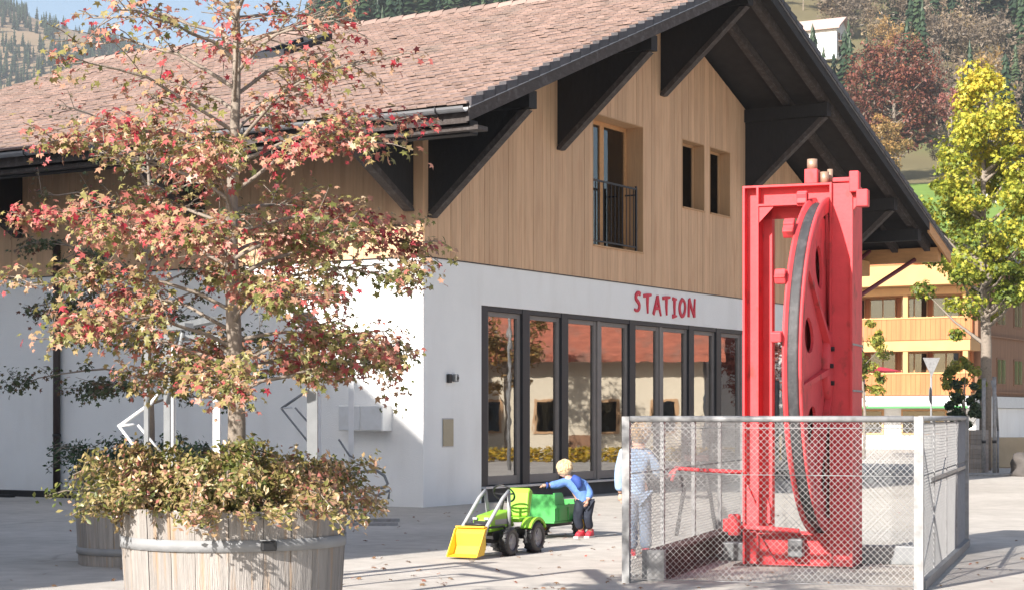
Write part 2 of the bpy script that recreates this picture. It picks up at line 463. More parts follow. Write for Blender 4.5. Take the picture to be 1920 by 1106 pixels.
# upper storey: boards with openings
OPEN = [(6.19, 8.46, 5.07, 7.80), (10.37, 11.54, 6.25, 7.80), (11.83, 12.96, 6.25, 7.80)]
ZU = lambda t: ztop(t) - .40
def column(mb, x0, x1, y0, y1, zb, opens, ztf):
    """a strip of gable wall x0..x1 with the openings cut out"""
    iv = [(zb, None)]
    for (a, c, z0, z1) in opens:
        if a <= x0 + 1e-6 and c >= x1 - 1e-6: iv = [(zb, z0), (z1, None)]
    out = []
    for (za, zc) in iv:
        if zc is None: poly = [(x0, za), (x1, za), (x1, ztf(x1)), (x0, ztf(x0))]
        else: poly = [(x0, za), (x1, za), (x1, zc), (x0, zc)]
        out.append(poly)
    return out
cuts = sorted({.02, TR, W - .02} | {v for o in OPEN for v in o[:2]})
bk = MB()
for x0, x1 in zip(cuts[:-1], cuts[1:]):
    for poly in column(bk, x0, x1, 0, .4, PZ + .002, OPEN, ZU): bk.prism(poly, .03, .42)
gwall = bk.build('larch_gable_wall', LARCH2, st)
rng = random.Random(4)
x = 0.0; edges = [0.0]
while x < W - .1:
    x += rng.choice([.13, .16, .16, .2, .2, .22]); edges.append(min(x, W))
edges = sorted(set(edges) | set(cuts[1:-1]))
edges = [e for i, e in enumerate(edges) if i == 0 or e - edges[i - 1] > .05 or e in cuts]
for x0, x1 in zip(edges[:-1], edges[1:]):
    gap = .003
    for poly in column(None, x0, x1, 0, 0, PZ + .02, OPEN, ZU):
        poly = [(p[0] + (gap if abs(p[0] - x0) < 1e-6 else -gap), p[1]) for p in poly]
        b = MB(); b.prism(poly, -.012 - rng.random() * .008, .028); b.build('board', LARCH, gwall)
lw = MB(); lw.box(.03, .40, .43, LEN - .02, PZ + .002, ZU(0) - .05)
lwall = lw.build('larch_long_wall', LARCH2, st)
x = -.012
while x < LEN - .1:
    w_ = rng.choice([.2, .22, .26])
    b = MB(); b.box(-.014 - rng.random() * .007, .028, x + .003, min(x + w_, LEN) - .003, PZ + .02, ZU(0) - .05)
    b.build('board', LARCH, lwall); x += w_
b = MB(); b.prism([(.4, PZ + .002), (W - .4, PZ + .002), (W - .4, ZU(W) - .05), (TR, ZU(TR) - .05), (.4, ZU(0) - .05)], LEN - .42, LEN - .03); b.box(W - .42, W - .02, .43, LEN - .45, PZ, ZU(W) - .05); b.build('rear_wall', LARCH2, st)
# drip edge between plaster and boards
b = MB(); b.box(-.02, W + .02, -.022, -.002, PZ + .001, PZ + .018); b.box(-.022, -.002, 0, LEN, PZ + .001, PZ + .018); b.build('drip_edge', FRAME, st)

# upper windows
def up_window(x0, x1, z0, z1, leaves, name):
    y = .38 if leaves > 1 else .25
    rv = MB()
    rv.box(x0 - .0, x0 + .02, -.02, y + .06, z0, z1); rv.box(x1 - .02, x1, -.02, y + .06, z0, z1)
    rv.box(x0 + .02, x1 - .02, -.02, y + .06, z1 - .02, z1)
    r = rv.build(name, LARCH2, st)
    b = MB(); b.box(x0 + .02, x1 - .02, -.05, y + .02, z0, z0 + .03); b.build('sill', LARCH2, r)
    w = (x1 - x0 - .04) / leaves
    for i in range(leaves):
        a = x0 + .02 + i * w; c = a + w; s = .085 if leaves > 1 else .05
        f = MB()
        f.box(a, a + s, y, y + .07, z0 + .03, z1 - .02); f.box(c - s, c, y, y + .07, z0 + .03, z1 - .02)
        f.box(a + s, c - s, y + .002, y + .068, z0 + .03, z0 + .03 + s); f.box(a + s, c - s, y + .002, y + .068, z1 - .02 - s, z1 - .02)
        f.build('window_frame', NEWWOOD if leaves > 1 else LARCH2, r)
        p = MB(); p.box(a + s, c - s, y + .03, y + .04, z0 + .03 + s, z1 - .02 - s); p.build('pane', GLASS2 if leaves > 1 else GLASS3, r)
    return r
w1 = up_window(*OPEN[0], 2, 'balcony_window')
up_window(*OPEN[1], 1, 'window'); up_window(*OPEN[2], 1, 'window')
rl = MB()
rl.box(6.20, 8.25, .02, .05, 6.42, 6.46); rl.box(6.20, 8.25, .02, .05, 5.18, 5.21)
rl.box(8.22, 8.25, .02, .30, 6.30, 6.33)
rail = rl.build('railing', IRON, st)
xx = 6.24
while xx < 8.25:
    b = MB(); b.box(xx - .008, xx + .008, .027, .043, 5.21, 6.42); b.build('bar', IRON, rail); xx += .17
for xx in (6.22, 8.22):
    b = MB(); b.box(xx - .02, xx + .02, .015, .055, 5.12, 6.5); b.build('bar', IRON, rail)

# roof: deck, tiles, verge, ridge
S0, S1 = -2.35, 17.0; T0, T1 = -2.25, 22.2
deck = MB()
for (a, c) in ((T0, TR), (TR, T1)):
    poly = [(a, ztop(a) - .07), (c, ztop(c) - .07), (c, ztop(c) - .17), (a, ztop(a) - .17)]
    deck.prism(poly, S0 + .03, S1 - .03)
roof = deck.build('roof', ROOFDECK, st)
ang = math.atan(SL); ca, sa = math.cos(ang), math.sin(ang)
EXP = .38; TW = .19
def tile_mesh(rv, mb=None, lift=0.0):
    m = mb or MB(); m.cur = rv
    l = EXP + .08; wv = TW - .008
    # lower end raised on the course below, gently crowned across
    z0 = .060 + lift; z1 = .012
    vv = [(0, -wv / 2, z0), (0, 0, z0 + .012), (0, wv / 2, z0), (l, wv / 2, z1), (l, 0, z1 + .012), (l, -wv / 2, z1),
          (0, -wv / 2, z0 - .03), (0, wv / 2, z0 - .03), (l, wv / 2, z1 - .02), (l, -wv / 2, z1 - .02)]
    ff = [(0, 1, 4, 5), (1, 2, 3, 4), (0, 6, 7, 2, 1), (0, 5, 9, 6), (2, 7, 8, 3)]
    return m, vv, ff
variants = []
for i in range(8):
    m, vv, ff = tile_mesh((i + .5) / 8); m.add(vv, ff); me = m.mesh('roof_tile'); me.materials.append(TILE); variants.append(me)
nrow = int((TR - T0) / (EXP * ca)); ncol = int((S1 - S0) / TW)
NEAR = set()
cand = []
for r in range(nrow + 1):
    for c in range(ncol):
        t = T0 - .06 + r * EXP * ca; s = S0 + .06 + (c + .5 * (r % 2)) * TW
        if t > TR - .2 or s > S1 - .1: continue
        # nearness to the street corner of the roof
        cand.append((t * .857 + s * .516 + (t + 2) * .05, t, s))
cand.sort()
rr = random.Random(11)
Myz = Matrix(((ca, 0, -sa), (0, 1, 0), (sa, 0, ca)))
restm = MB()
for i, (q, t, s) in enumerate(cand):
    if 5.5 < t < 7.25 and 7.4 < s < 8.2: continue
    z = ztop(t) - .07
    j1, j2 = rr.gauss(0, .006), rr.gauss(0, .012)
    if i < 300:
        o = bpy.data.objects.new('roof_tile', variants[rr.randrange(8)]); col.objects.link(o); o.parent = roof
        o.matrix_local = Matrix.Translation((t, s, z + j1)) @ (Myz @ Matrix.Rotation(j2, 3, 'Z')).to_4x4()
    else:
        m, vv, ff = tile_mesh(rr.random(), restm)
        Mx = Matrix.Translation((t, s, z + j1)) @ (Myz @ Matrix.Rotation(j2, 3, 'Z')).to_4x4()
        restm.add([Mx @ Vector(p) for p in vv], ff)
o = restm.build('roof_tiles', TILE, roof, fix=False); tag(o, kind='stuff')
# far slope: the same courses, seen only along its verge
fm = MB()
Myz2 = Matrix(((-ca, 0, sa), (0, -1, 0), (sa, 0, ca)))
for r in range(nrow + 4):
    for c in range(12):
        t = T1 + .06 - r * EXP * ca; s = S0 + .06 + (c + .5 * (r % 2)) * TW
        if t < TR + .2: continue
        m, vv, ff = tile_mesh(rr.random(), fm)
        Mx = Matrix.Translation((t, s, ztop(t) - .07)) @ Myz2.to_4x4()
        fm.add([Mx @ Vector(p) for p in vv], ff)
fm.cur = .5
a, c = TR, T1
fm.prism([(a, ztop(a) - .068), (c, ztop(c) - .068), (c, ztop(c) - .02), (a, ztop(a) - .02)], S0 + .06 + 12 * TW, S1 - .05)
o = fm.build('rear_slope_tiles', TILE, roof, fix=False); tag(o, kind='stuff')
s = S0
while s < S1:
    b = MB(); b.cur = rr.random()
    prof = [Vector((TR + .16 * math.cos(a_), 0, RZ - .07 + .14 * math.sin(a_))) for a_ in np.linspace(0, math.pi, 7)]
    vv = [p + Vector((0, s, .015)) for p in prof] + [p + Vector((0, s + .42, -.015)) for p in prof]
    b.add(vv, [(i, i + 1, 8 + i, 7 + i) for i in range(6)], True); b.build('ridge_tile', TILE, roof); s += .38
# verge: a row of dark tiles hanging over a barge board
def slope_box(mb, ta, tb, s0, s1, dz0, dz1):
    pa = [(ta, ztop(ta) + dz0), (tb, ztop(tb) + dz0), (tb, ztop(tb) + dz1), (ta, ztop(ta) + dz1)]
    mb.prism(pa, s0, s1)
b = MB(); slope_box(b, T0, TR, S0 - .03, S0 + .03, -.34, -.07); b.build('barge_board', DARKWOOD, roof)
b = MB(); slope_box(b, TR, 20.4, S0 - .03, S0 + .03, -.34, -.07); b.build('barge_board', BLACKWOOD, roof)
b = MB(); slope_box(b, 20.4, T1, S0 - .03, S0 + .03, -.40, -.07); b.build('barge_board', NEWWOOD, roof)
b = MB(); slope_box(b, T0, TR, S0 - .055, S0 - .032, -.13, -.085); b.build('verge_flashing', ZINC, roof)
b = MB(); slope_box(b, TR, T1, S0 - .055, S0 - .032, -.13, -.085); b.build('verge_flashing', ZINC, roof)
for side in (0, 1):
    t = T0 if side == 0 else T1
    k = 0
    while (t < TR - .1 if side == 0 else t > TR + .1):
        b = MB(); b.cur = rr.random()
        d = EXP * ca * (1 if side == 0 else -1)
        za, zb = ztop(t), ztop(t + d)
        # each verge tile steps over the one below
        poly = [(t, za - .10), (t + d * 1.1, zb - .10), (t + d * 1.1, zb + .0), (t, za + .045)]
        b.prism(poly, S0 - .075, S0 + .06); b.build('verge_tile', SLATE, roof)
        t += d
# rafters under the front overhang
for s in (-1.95, -1.05):
    for (a, c) in ((T0 + .3, TR - .05), (TR + .05, T1 - .6)):
        b = MB(); slope_box(b, a, c, s - .08, s + .08, -.38, -.172); b.build('rafter', DARKWOOD, roof)
s = .35
while s < 16.5:
    b = MB(); slope_box(b, T0 + .1, .1, s - .06, s + .06, -.34, -.172); b.build('rafter', BLACKWOOD, roof); s += .95
b = MB(); slope_box(b, TR - .12, TR - .001, S0 + .05, S0 + .12, -.36, -.172); b.build('rafter', BLACKWOOD, roof)
# eave boards and gutter on the street side
ze = ztop(T0)
b = MB(); b.box(T0 + .02, T0 + .06, S0 + .03, S1, ze - .36, ze - .08); b.build('fascia', DARKWOOD, roof)
gp = []
b = MB()
n = 8
prof = [(T0 - .09 + .085 * math.cos(a_), ze - .12 + .085 * math.sin(a_)) for a_ in np.linspace(math.pi, 2 * math.pi, n)]
prof2 = [(T0 - .09 + .078 * math.cos(a_), ze - .12 + .078 * math.sin(a_)) for a_ in np.linspace(2 * math.pi, math.pi, n)]
b.prism(prof + prof2, S0 - .02, S1); b.build('gutter', ZINC, roof)
b = MB(); b.box(T0 + .12, T0 + .42, S0 - .12, S1, ze - .46, ze - .39); b.build('eave_plank', DARKWOOD, roof)
s = S0 + .5
while s < S1:
    b = MB(); b.tube([(T0 - .19, s, ze - .1), (T0 - .17, s, ze - .19), (T0 - .09, s, ze - .22), (T0 - .01, s, ze - .19)], .012, 5); b.build('gutter_bracket', IRON, roof); s += 1.3
# skylight
b = MB()
sk = MB(); slope_box(sk, 5.5, 7.3, 7.40, 7.50, -.02, .14); slope_box(sk, 5.5, 7.3, 8.16, 8.26, -.02, .14)
slope_box(sk, 5.5, 5.6, 7.50, 8.16, -.02, .14); slope_box(sk, 7.2, 7.3, 7.50, 8.16, -.02, .14)
so = sk.build('skylight', FRAME, roof)
b = MB(); slope_box(b, 5.6, 7.2, 7.50, 8.16, .05, .07)
for v_ in []: pass
b.build('skylight_pane', GLASS2, roof)

# brackets and purlins carrying the overhang
for t in (.2, 4.8, TR, 13.9, 18.5):
    zt = ztop(t) - .40 - (.0 if t != TR else .0)
    b = MB(); b.box(t - .13, t + .13, -2.12, .3, zt - .30, zt - .0); b.build('purlin', BLACKWOOD, st)
    b = MB(); b.prism([(0, zt - .30), (0, zt - 1.95), (-.06, zt - 1.95), (-1.92, zt - .30)], t - .07, t + .07, 'x'); br = b.build('bracket', BLACKWOOD, st)
    b = MB(); b.prism([(-.0, zt - 2.06), (-.10, zt - 2.06), (-2.06, zt - .33), (-1.90, zt - .33), (-.06, zt - 1.96)], t - .10, t + .10, 'x'); b.build('strut_board', DARKWOOD, br)
for s in (.25, 5.0, 9.8, 14.6):
    zt = ztop(0) - .42
    z2 = zt - .85
    b = MB(); b.prism([(-.03, zt - .22), (-.03, zt - 1.75), (-.09, zt - 1.75), (-1.75, z2 + .02)], s - .06, s + .06, 'y'); br = b.build('bracket', BLACKWOOD, st)
    b = MB(); b.prism([(-.03, zt - 1.85), (-.12, zt - 1.85), (-1.9, z2 - .06), (-1.75, z2 + .01), (-.09, zt - 1.76)], s - .09, s + .09, 'y'); b.build('strut_board', DARKWOOD, br)
b = MB(); b.box(-1.95, -1.7, -2.2, LEN + 1.8, ztop(-1.9) - .62, ztop(-1.9) - .40); b.build('eave_purlin', BLACKWOOD, st)
# far eave: newer spruce beams with tie struts
zf = ztop(21.6)
b = MB(); b.box(21.5, 21.74, -2.25, 6, zf - .62, zf - .24); b.build('eave_beam', NEWWOOD, st)
b = MB(); b.box(20.0, 20.25, -2.2, 6, ztop(20.2) - .70, ztop(20.2) - .40); b.build('eave_beam', BLACKWOOD, st)
b = MB(); b.box(18.9, 21.4, 1.2, 1.32, zf - .75, zf - .25); b.build('eave_beam', NEWWOOD, st)
b = MB(); b.box(18.9, 21.45, -.35, -.12, zf - .95, zf - .55); b.build('eave_beam', NEWWOOD, st)
PURPLE = mat('oxblood_strut', (0.16, 0.035, 0.045), 0.5, 0.1)
b = MB(); b.cyl((21.5, -1.6, zf - .55), (18.7, .0, zf - 2.3), .06, 8); b.build('tie_strut', PURPLE, st)
b = MB(); b.cyl((21.0, -.5, zf - .3), (18.72, .5, zf - 2.1), .06, 8); b.build('tie_strut', PURPLE, st)

# lettering over the shop front: brush strokes
sgn = empty('station_lettering', ST_LOC, ST_ROT, 'red brush-lettered word STATION on the white band over the shop front', 'sign')
STROKES = {
 'S': [[(.92, .92), (.55, 1.0), (.2, .82), (.25, .62), (.6, .5), (.82, .32), (.7, .1), (.35, .0), (.02, .1)]],
 'T': [[(-.05, .88), (.45, .93), (1.0, .98)], [(.5, .95), (.47, .45), (.52, -.03)]],
 'A': [[(.0, .0), (.28, .5), (.52, 1.02)], [(.52, 1.02), (.72, .5), (1.0, -.04)], [(.2, .36), (.82, .34)]],
 'I': [[(.1, .97), (.9, .95)], [(.5, .97), (.46, .5), (.52, .02)], [(.08, .0), (.9, .03)]],
 'O': [[(.5, 1.0), (.12, .75), (.05, .35), (.35, .0), (.72, .1), (.95, .5), (.85, .85), (.5, 1.0)]],
 'N': [[(.08, -.02), (.1, .5), (.14, 1.0)], [(.14, 1.0), (.5, .5), (.86, .0)], [(.86, .0), (.9, .5), (.97, 1.04)]],
}
lx = [8.05, 8.50, 8.95, 9.42, 9.87, 10.22, 10.68]
lwid = [.30, .34, .36, .34, .24, .34, .36]
for ch, x0, wv, dz in zip('STATION', lx, lwid, [.02, .01, -.01, .01, -.01, .0, .02]):
    lb = MB()
    for si, stroke in enumerate(STROKES[ch]):
        pts = [Vector((x0 + p[0] * wv, 0, 3.82 + dz + p[1] * .40)) for p in stroke]
        # smooth the stroke
        if len(pts) > 4:
            for _ in range(2):
                q = [pts[0]]
                for a_, b_ in zip(pts[:-1], pts[1:]): q += [a_ * .75 + b_ * .25, a_ * .25 + b_ * .75]
                pts = q + [pts[-1]]
        n = len(pts); Lf = []; Rt = []
        for i, p in enumerate(pts):
            d = (pts[min(i + 1, n - 1)] - pts[max(i - 1, 0)]).normalized()
            nn = Vector((-d.z, 0, d.x))
            u_ = i / (n - 1); th = (.034 + .010 * math.sin(3.1 * u_ + si)) * (1.1 - .45 * u_)
            Lf.append(p + nn * th); Rt.append(p - nn * th)
        yo = -.030 - .002 * si
        vv = [q + Vector((0, yo, 0)) for q in Lf] + [q + Vector((0, yo, 0)) for q in Rt] + [q + Vector((0, -.004, 0)) for q in Lf] + [q + Vector((0, -.004, 0)) for q in Rt]
        ff = []
        for i in range(n - 1):
            ff += [(i, i + 1, n + i + 1, n + i), (i, 2 * n + i, 2 * n + i + 1, i + 1), (n + i, n + i + 1, 3 * n + i + 1, 3 * n + i)]
        ff += [(0, n, 3 * n, 2 * n), (n - 1, 2 * n - 1, 4 * n - 1, 3 * n - 1)]
        lb.add(vv, ff)
    lb.build('letter', LETTER, sgn)

# fixtures on the near pier of the gable wall
kp = empty('wall_intercom', ST_LOC, ST_ROT, 'pair of small black wall sensors on the white pier left of the shop front', 'sensor')
b = MB(); b.bbox(.74, .84, -.07, -.002, 2.20, 2.36, .015); b.build('housing', IRON, kp)
b = MB(); b.bbox(.92, 1.02, -.10, -.002, 2.22, 2.36, .02); b.build('housing', GREYMETAL, kp)
b = MB(); b.cyl((.97, -.11, 2.29), (.97, -.10, 2.29), .03, 12); b.build('lens', IRON, kp)
lc = empty('meter_cover', ST_LOC, ST_ROT, 'tan rectangular cover plate set low in the white pier', 'cover plate')
b = MB(); b.bbox(.62, .95, -.025, -.002, 1.07, 1.55, .006); b.build('plate', TAN, lc)
b = MB(); b.box(.60, .97, -.008, -.0015, 1.05, 1.57); b.build('rim', SILL, lc)
ub = empty('utility_box', ST_LOC, ST_ROT, 'white box mounted on the sunlit long wall near the corner', 'utility box')
b = MB(); b.bbox(-.30, -.002, .66, 1.62, 1.34, 1.80, .01); b.build('box_body', PLASTER, ub)
b = MB(); b.bbox(-.32, -.302, .68, 1.12, 1.36, 1.78, .006); b.build('cover', WHITEMETAL, ub)
b = MB(); b.bbox(-.32, -.302, 1.14, 1.60, 1.36, 1.78, .006); b.build('cover', WHITEMETAL, ub)
# downpipe and threshold line on the long wall
dp = empty('downpipe', ST_LOC, ST_ROT, 'dark brown downpipe on the shaded white wall at far left', 'downpipe')
BROWNPIPE = mat('brown_pipe', (0.045, 0.03, 0.028), 0.5, 0.1)
b = MB(); b.cyl((-.10, 8.72, .12), (-.10, 8.72, 5.1), .075, 12); b.build('pipe', BROWNPIPE, dp)
for z in (1.2, 3.0, 4.6):
    b = MB(); b.cyl((-.10, 8.72, z), (-.10, 8.72, z + .05), .085, 12); b.build('pipe_clip', IRON, dp)
b = MB(); b.tube([(-.1, 8.72, .14), (-.16, 8.72, .06), (-.35, 8.74, .04)], .07, 10); b.build('shoe', BROWNPIPE, dp)
rg = empty('drain_rail', ST_LOC, ST_ROT, 'dark wooden edging beams lying along the shaded wall foot', 'edging')
b = MB(); b.box(-.45, -.25, 7.6, 12.5, 0, .12); b.build('beam', BLACKWOOD, rg)
b = MB(); b.box(-.9, -.75, 9.2, 13.5, 0, .05); b.build('beam', BLACKWOOD, rg)
# ------------------------------------------------------------------ bullwheel monument in its fence
# local axes: x along the front of the frame, y away from the street
FR = R(-20)
tw = empty('bullwheel_monument', (2.53, 20.05, 0), FR, 'tall red steel frame holding an old cableway bullwheel inside the wire fence', 'monument')
H = 4.07
def post_left():
    b = MB()
    b.box(0, .022, -.14, .14, 0, H - .0); b.box(.022, .15, -.02, .0, 0, H - .022); b.box(.15, .172, -.14, .14, 0, H - .022)
    return b
post_left().build('post', RED, tw)
b = MB(); b.box(.172, .27, .10, .13, .30, H - .20); b.box(.25, .27, .131, .24, .30, H - .20); b.build('inner_post', RED, tw)
b = MB(); b.box(.94, .962, -.16, .46, 0, H); b.box(.962, 1.16, -.12, -.10, 0, H - .01); b.box(1.16, 1.182, -.16, .46, 0, H); b.box(.962, 1.16, .42, .44, 0, H - .01)
b.build('post', RED, tw)
for z in (1.86, 2.35):
    b = MB(); b.box(1.184, 1.194, -.16, .46, z, z + .02); b.build('seam_plate', GALV, tw)
# head beam: channel with lips and a recessed inner beam
b = MB(); b.box(.022, .94, -.14, .14, H - .022, H); b.box(.172, .94, -.02, 0, H - .20, H - .022); b.box(.172, .94, -.14, .14, H - .222, H - .20); b.build('head_beam', RED, tw)
b = MB(); b.box(.172, .94, .10, .13, H - .34, H - .222); b.build('inner_head_beam', RED, tw)
b = MB(); b.prism([(.172, H - .222), (.34, H - .222), (.172, H - .40)], -.12, -.10); b.build('gusset', RED, tw)
# foot beam with gussets
b = MB(); b.box(.172, .94, -.14, .14, 0, .022); b.box(.172, .94, -.02, 0, .022, .34); b.box(.172, .94, -.14, .14, .34, .362); b.build('foot_beam', RED, tw)
b = MB(); b.prism([(.172, .34), (.36, .022), (.172, .022)], -.10, -.08); b.build('gusset', RED, tw)
b = MB(); b.prism([(.022, .90), (.15, .62), (.15, .40), (.022, .40)], -.09, -.07); b.build('gusset', RED, tw)
b = MB(); b.prism([(.18, .85), (.26, .62), (.26, .45), (.18, .45)], .05, .07); b.build('gusset', RED, tw)
b = MB(); b.bbox(.50, .66, -.20, -.03, .10, .30, .02); b.build('bearing_block', GREYMETAL, tw)
b = MB(); b.box(-.08, 1.25, -.25, .40, -.02, .012); b.build('base_plate', RUST, tw)
# adjusting bolts and blocks on the head
b = MB(); b.bbox(.66, .80, -.10, .06, H + .001, H + .16, .01); b.build('bolt_block', RED, tw)
b = MB(); b.cyl((.73, -.02, H + .16), (.73, -.02, H + .27), .055, 12); b.build('bolt', COPPER, tw)
b = MB(); b.cyl((.86, .0, H + .001), (.86, .0, H + .13), .05, 12); b.build('bolt', COPPER, tw)
b = MB(); b.cyl((.90, .1, H + .001), (.90, .1, H + .17), .03, 10); b.build('bolt', COPPER, tw)
b = MB(); b.bbox(.97, 1.15, -.14, .04, H + .001, H + .05, .01); b.build('bolt_block', RED, tw)
b = MB(); b.bbox(1.16, 1.26, -.24, -.10, H - .12, H + .10, .01); b.build('bolt_block', RED, tw)
b = MB(); b.bbox(1.24, 1.36, -.28, -.14, H - .28, H - .10, .01); b.build('bolt_block', RED, tw)
b = MB(); b.prism([(1.184, H - .30), (1.30, H - .16), (1.184, H - .10)], -.14, -.02); b.build('gusset', RED, tw)
# red rods at the left post
b = MB(); b.tube([(-.78, -.30, .96), (-.70, -.30, 1.04), (-.40, -.28, 1.02), (.0, -.17, 1.0)], .022, 8); b.build('hook_rod', RED, tw)
b = MB(); b.tube([(-.70, -.30, 1.04), (-.74, -.31, .9)], .02, 8); b.build('rod_hook', RED, tw)
b = MB(); b.cyl((-.14, -.18, .42), (.62, -.18, .38), .028, 8); b.build('cross_rod', RED, tw)
b = MB(); b.bbox(-.14, -.02, -.24, -.12, .32, .55, .02); b.bbox(-.20, -.14, -.22, -.14, .36, .50, .01); b.build('rod_clamp', RED, tw)

# the wheel, its plane along y
wx, wy, wz, RW = .845, .10, 2.13, 1.80
wh = Matrix.Translation((wx, wy, wz)) @ Matrix.Rotation(R(90), 4, 'Y')    # lathe axis z -> x
def ring(prof, n=96):
    m_ = MB(); m_.lathe(prof, n, wh, True, True); return m_
# lathe height runs along +x after the turn
rim = ring([(RW, -.095), (RW, -.07), (RW - .11, -.055), (RW - .11, .055), (RW, .07), (RW, .095), (RW - .16, .088), (RW - .19, .05), (RW - .19, -.05), (RW - .16, -.088)]).build('wheel_rim', RED, tw)
ring([(RW - .112, -.05), (RW - .055, -.055), (RW - .045, -.03), (RW - .065, 0), (RW - .045, .03), (RW - .055, .055), (RW - .112, .05)]).build('groove_liner', RUBBER, rim)
# web plate with oval holes: an annulus, eight spokes and a hub
def web(y):
    vv = []; ff = []
    b_ = MB()
    NS = 8
    for k in range(NS):
        a0 = 2 * math.pi * k / NS + .15
        pts_in = []; n = 14
        # one sector: outer arc and an oval hole
        for j in range(n):
            u_ = j / n * 2 * math.pi
            ho = (1.18 + .24 * math.cos(u_)); ha = a0 + math.pi / NS + (.15 * math.sin(u_)) / 1.0
            pts_in.append((ho, ha))
        outer = []
        for j in range(n):
            u_ = j / n * 2 * math.pi; c_, s_ = math.cos(u_), math.sin(u_)
            m_ = max(abs(c_), abs(s_)); c_, s_ = c_ / m_, s_ / m_
            outer.append((1.06 + .62 * c_, a0 + math.pi / NS + s_ * math.pi / NS))
        base = len(b_.v)
        V = [wh @ Vector((r_ * math.cos(a_), r_ * math.sin(a_), y)) for (r_, a_) in pts_in + outer]
        b_.add(V, [(j, (j + 1) % n, n + (j + 1) % n, n + j) for j in range(n)])
        V2 = [wh @ Vector((r_ * math.cos(a_), r_ * math.sin(a_), y - .03)) for (r_, a_) in pts_in + outer]
        b_.add(V2, [(j, n + j, n + (j + 1) % n, (j + 1) % n) for j in range(n)])
        V3 = V[:n] + V2[:n]
        b_.add(V3, [(j, n + j, n + (j + 1) % n, (j + 1) % n) for j in range(n)])
    return b_
m_ = MB(); m_.lathe([(.30, -.05), (RW - .18, -.05), (RW - .18, -.035), (.30, -.035)], 64, wh, False, True); m_.build('hole_backing', RED, tw)  # added plate closing the holes from behind so they look dark
wb = web(.05).build('wheel_web', RED, tw, fix=False)
for k in range(8):
    a_ = 2 * math.pi * k / 8 + .15
    d1 = Vector((math.cos(a_), math.sin(a_), 0)); d2 = Vector((-math.sin(a_), math.cos(a_), 0))
    m_ = MB(); P = [d1 * .30 + d2 * .035, d1 * 1.62 + d2 * .02, d1 * 1.62 - d2 * .02, d1 * .30 - d2 * .035]
    V = [wh @ (p + Vector((0, 0, .052))) for p in P] + [wh @ (p + Vector((0, 0, .13 if i in (0, 3) else .08))) for i, p in enumerate(P)]
    m_.add(V, [(0, 1, 2, 3), (4, 7, 6, 5), (0, 4, 5, 1), (1, 5, 6, 2), (2, 6, 7, 3), (3, 7, 4, 0)]); m_.build('spoke_rib', RED, wb)
m_ = MB(); m_.lathe([(.001, .20), (.16, .20), (.18, .17), (.18, .13), (.44, .12), (.46, .10), (.46, -.02), (.001, -.02)], 40, wh); hub = m_.build('hub', RED, tw)
for k in range(12):
    a_ = 2 * math.pi * k / 12
    c_ = wh @ Vector((.36 * math.cos(a_), .36 * math.sin(a_), .12)); e_ = wh @ Vector((.36 * math.cos(a_), .36 * math.sin(a_), .155))
    MB().cyl(c_, e_, .028, 6, False).build('bolt', IRON, hub)
m_ = MB(); m_.cyl((wx - .10, wy, wz), (wx + .28, wy, wz), .08, 16); m_.build('axle', GREYMETAL, tw)
# lugs bolted to the far flange
for a_ in (R(140), R(164), R(196), R(222), R(242), R(262), R(118)):
    # angle measured in the wheel plane from up, towards the street
    y_ = wy - (RW + .02) * abs(math.sin(a_)); z_ = wz - (RW + .02) * math.cos(a_) * 1.0
    z_ = wz + (RW + .02) * math.cos(a_ - math.pi) * (-1 if False else 1)
    Mx = Matrix.Translation((wx - .14, y_, z_)) @ Matrix.Rotation(-(a_ - math.pi), 4, 'X')
    m_ = MB(); m_.bbox(-.06, .05, -.05, .05, -.07, .07, .012, Mx); m_.build('lug', RED, rim)

# fence round the monument
FF = R(-17.6)
FN = empty('wire_fence', (1.10, 17.8, 0), FF, 'galvanised chain-link fence enclosing the red bullwheel frame', 'fence')
FL, FD, FH = 2.76, 6.15, 1.60
def fence_post(x, y, r=.035, h=FH): MB().box(x - r, x + r, y - r, y + r, 0, h).build('post', GALV, FN)
for (x, y) in ((0, 0), (FL, 0), (0, FD), (FL, FD)): fence_post(x, y, .042 if x == FL else .036)
for yy in (1.55, 3.1, 4.6): fence_post(0, yy, .022); fence_post(FL, yy, .016)
def rail(p0, p1, r=.026):
    MB().cyl(p0, p1, r, 8).build('rail', GALV, FN)
rail((0.036, 0, FH - .025), (FL - .042, 0, FH - .025), .03)
rail((0, .036, FH - .02), (0, FD - .04, FH - .02), .018); rail((FL, .042, FH - .02), (FL, FD - .04, FH - .02), .026)
rail((0.036, FD, FH - .02), (FL - .042, FD, FH - .02), .018)
for z in (FH - .11, 1.05, .04):
    rail((.036, -.012, z), (FL - .042, -.012, z), .0045)
for (x, zl) in ((0, (1.05, .04)), (FL, (1.05,))):
    for z in zl: rail((x, .036, z), (x, FD - .04, z), .0045)
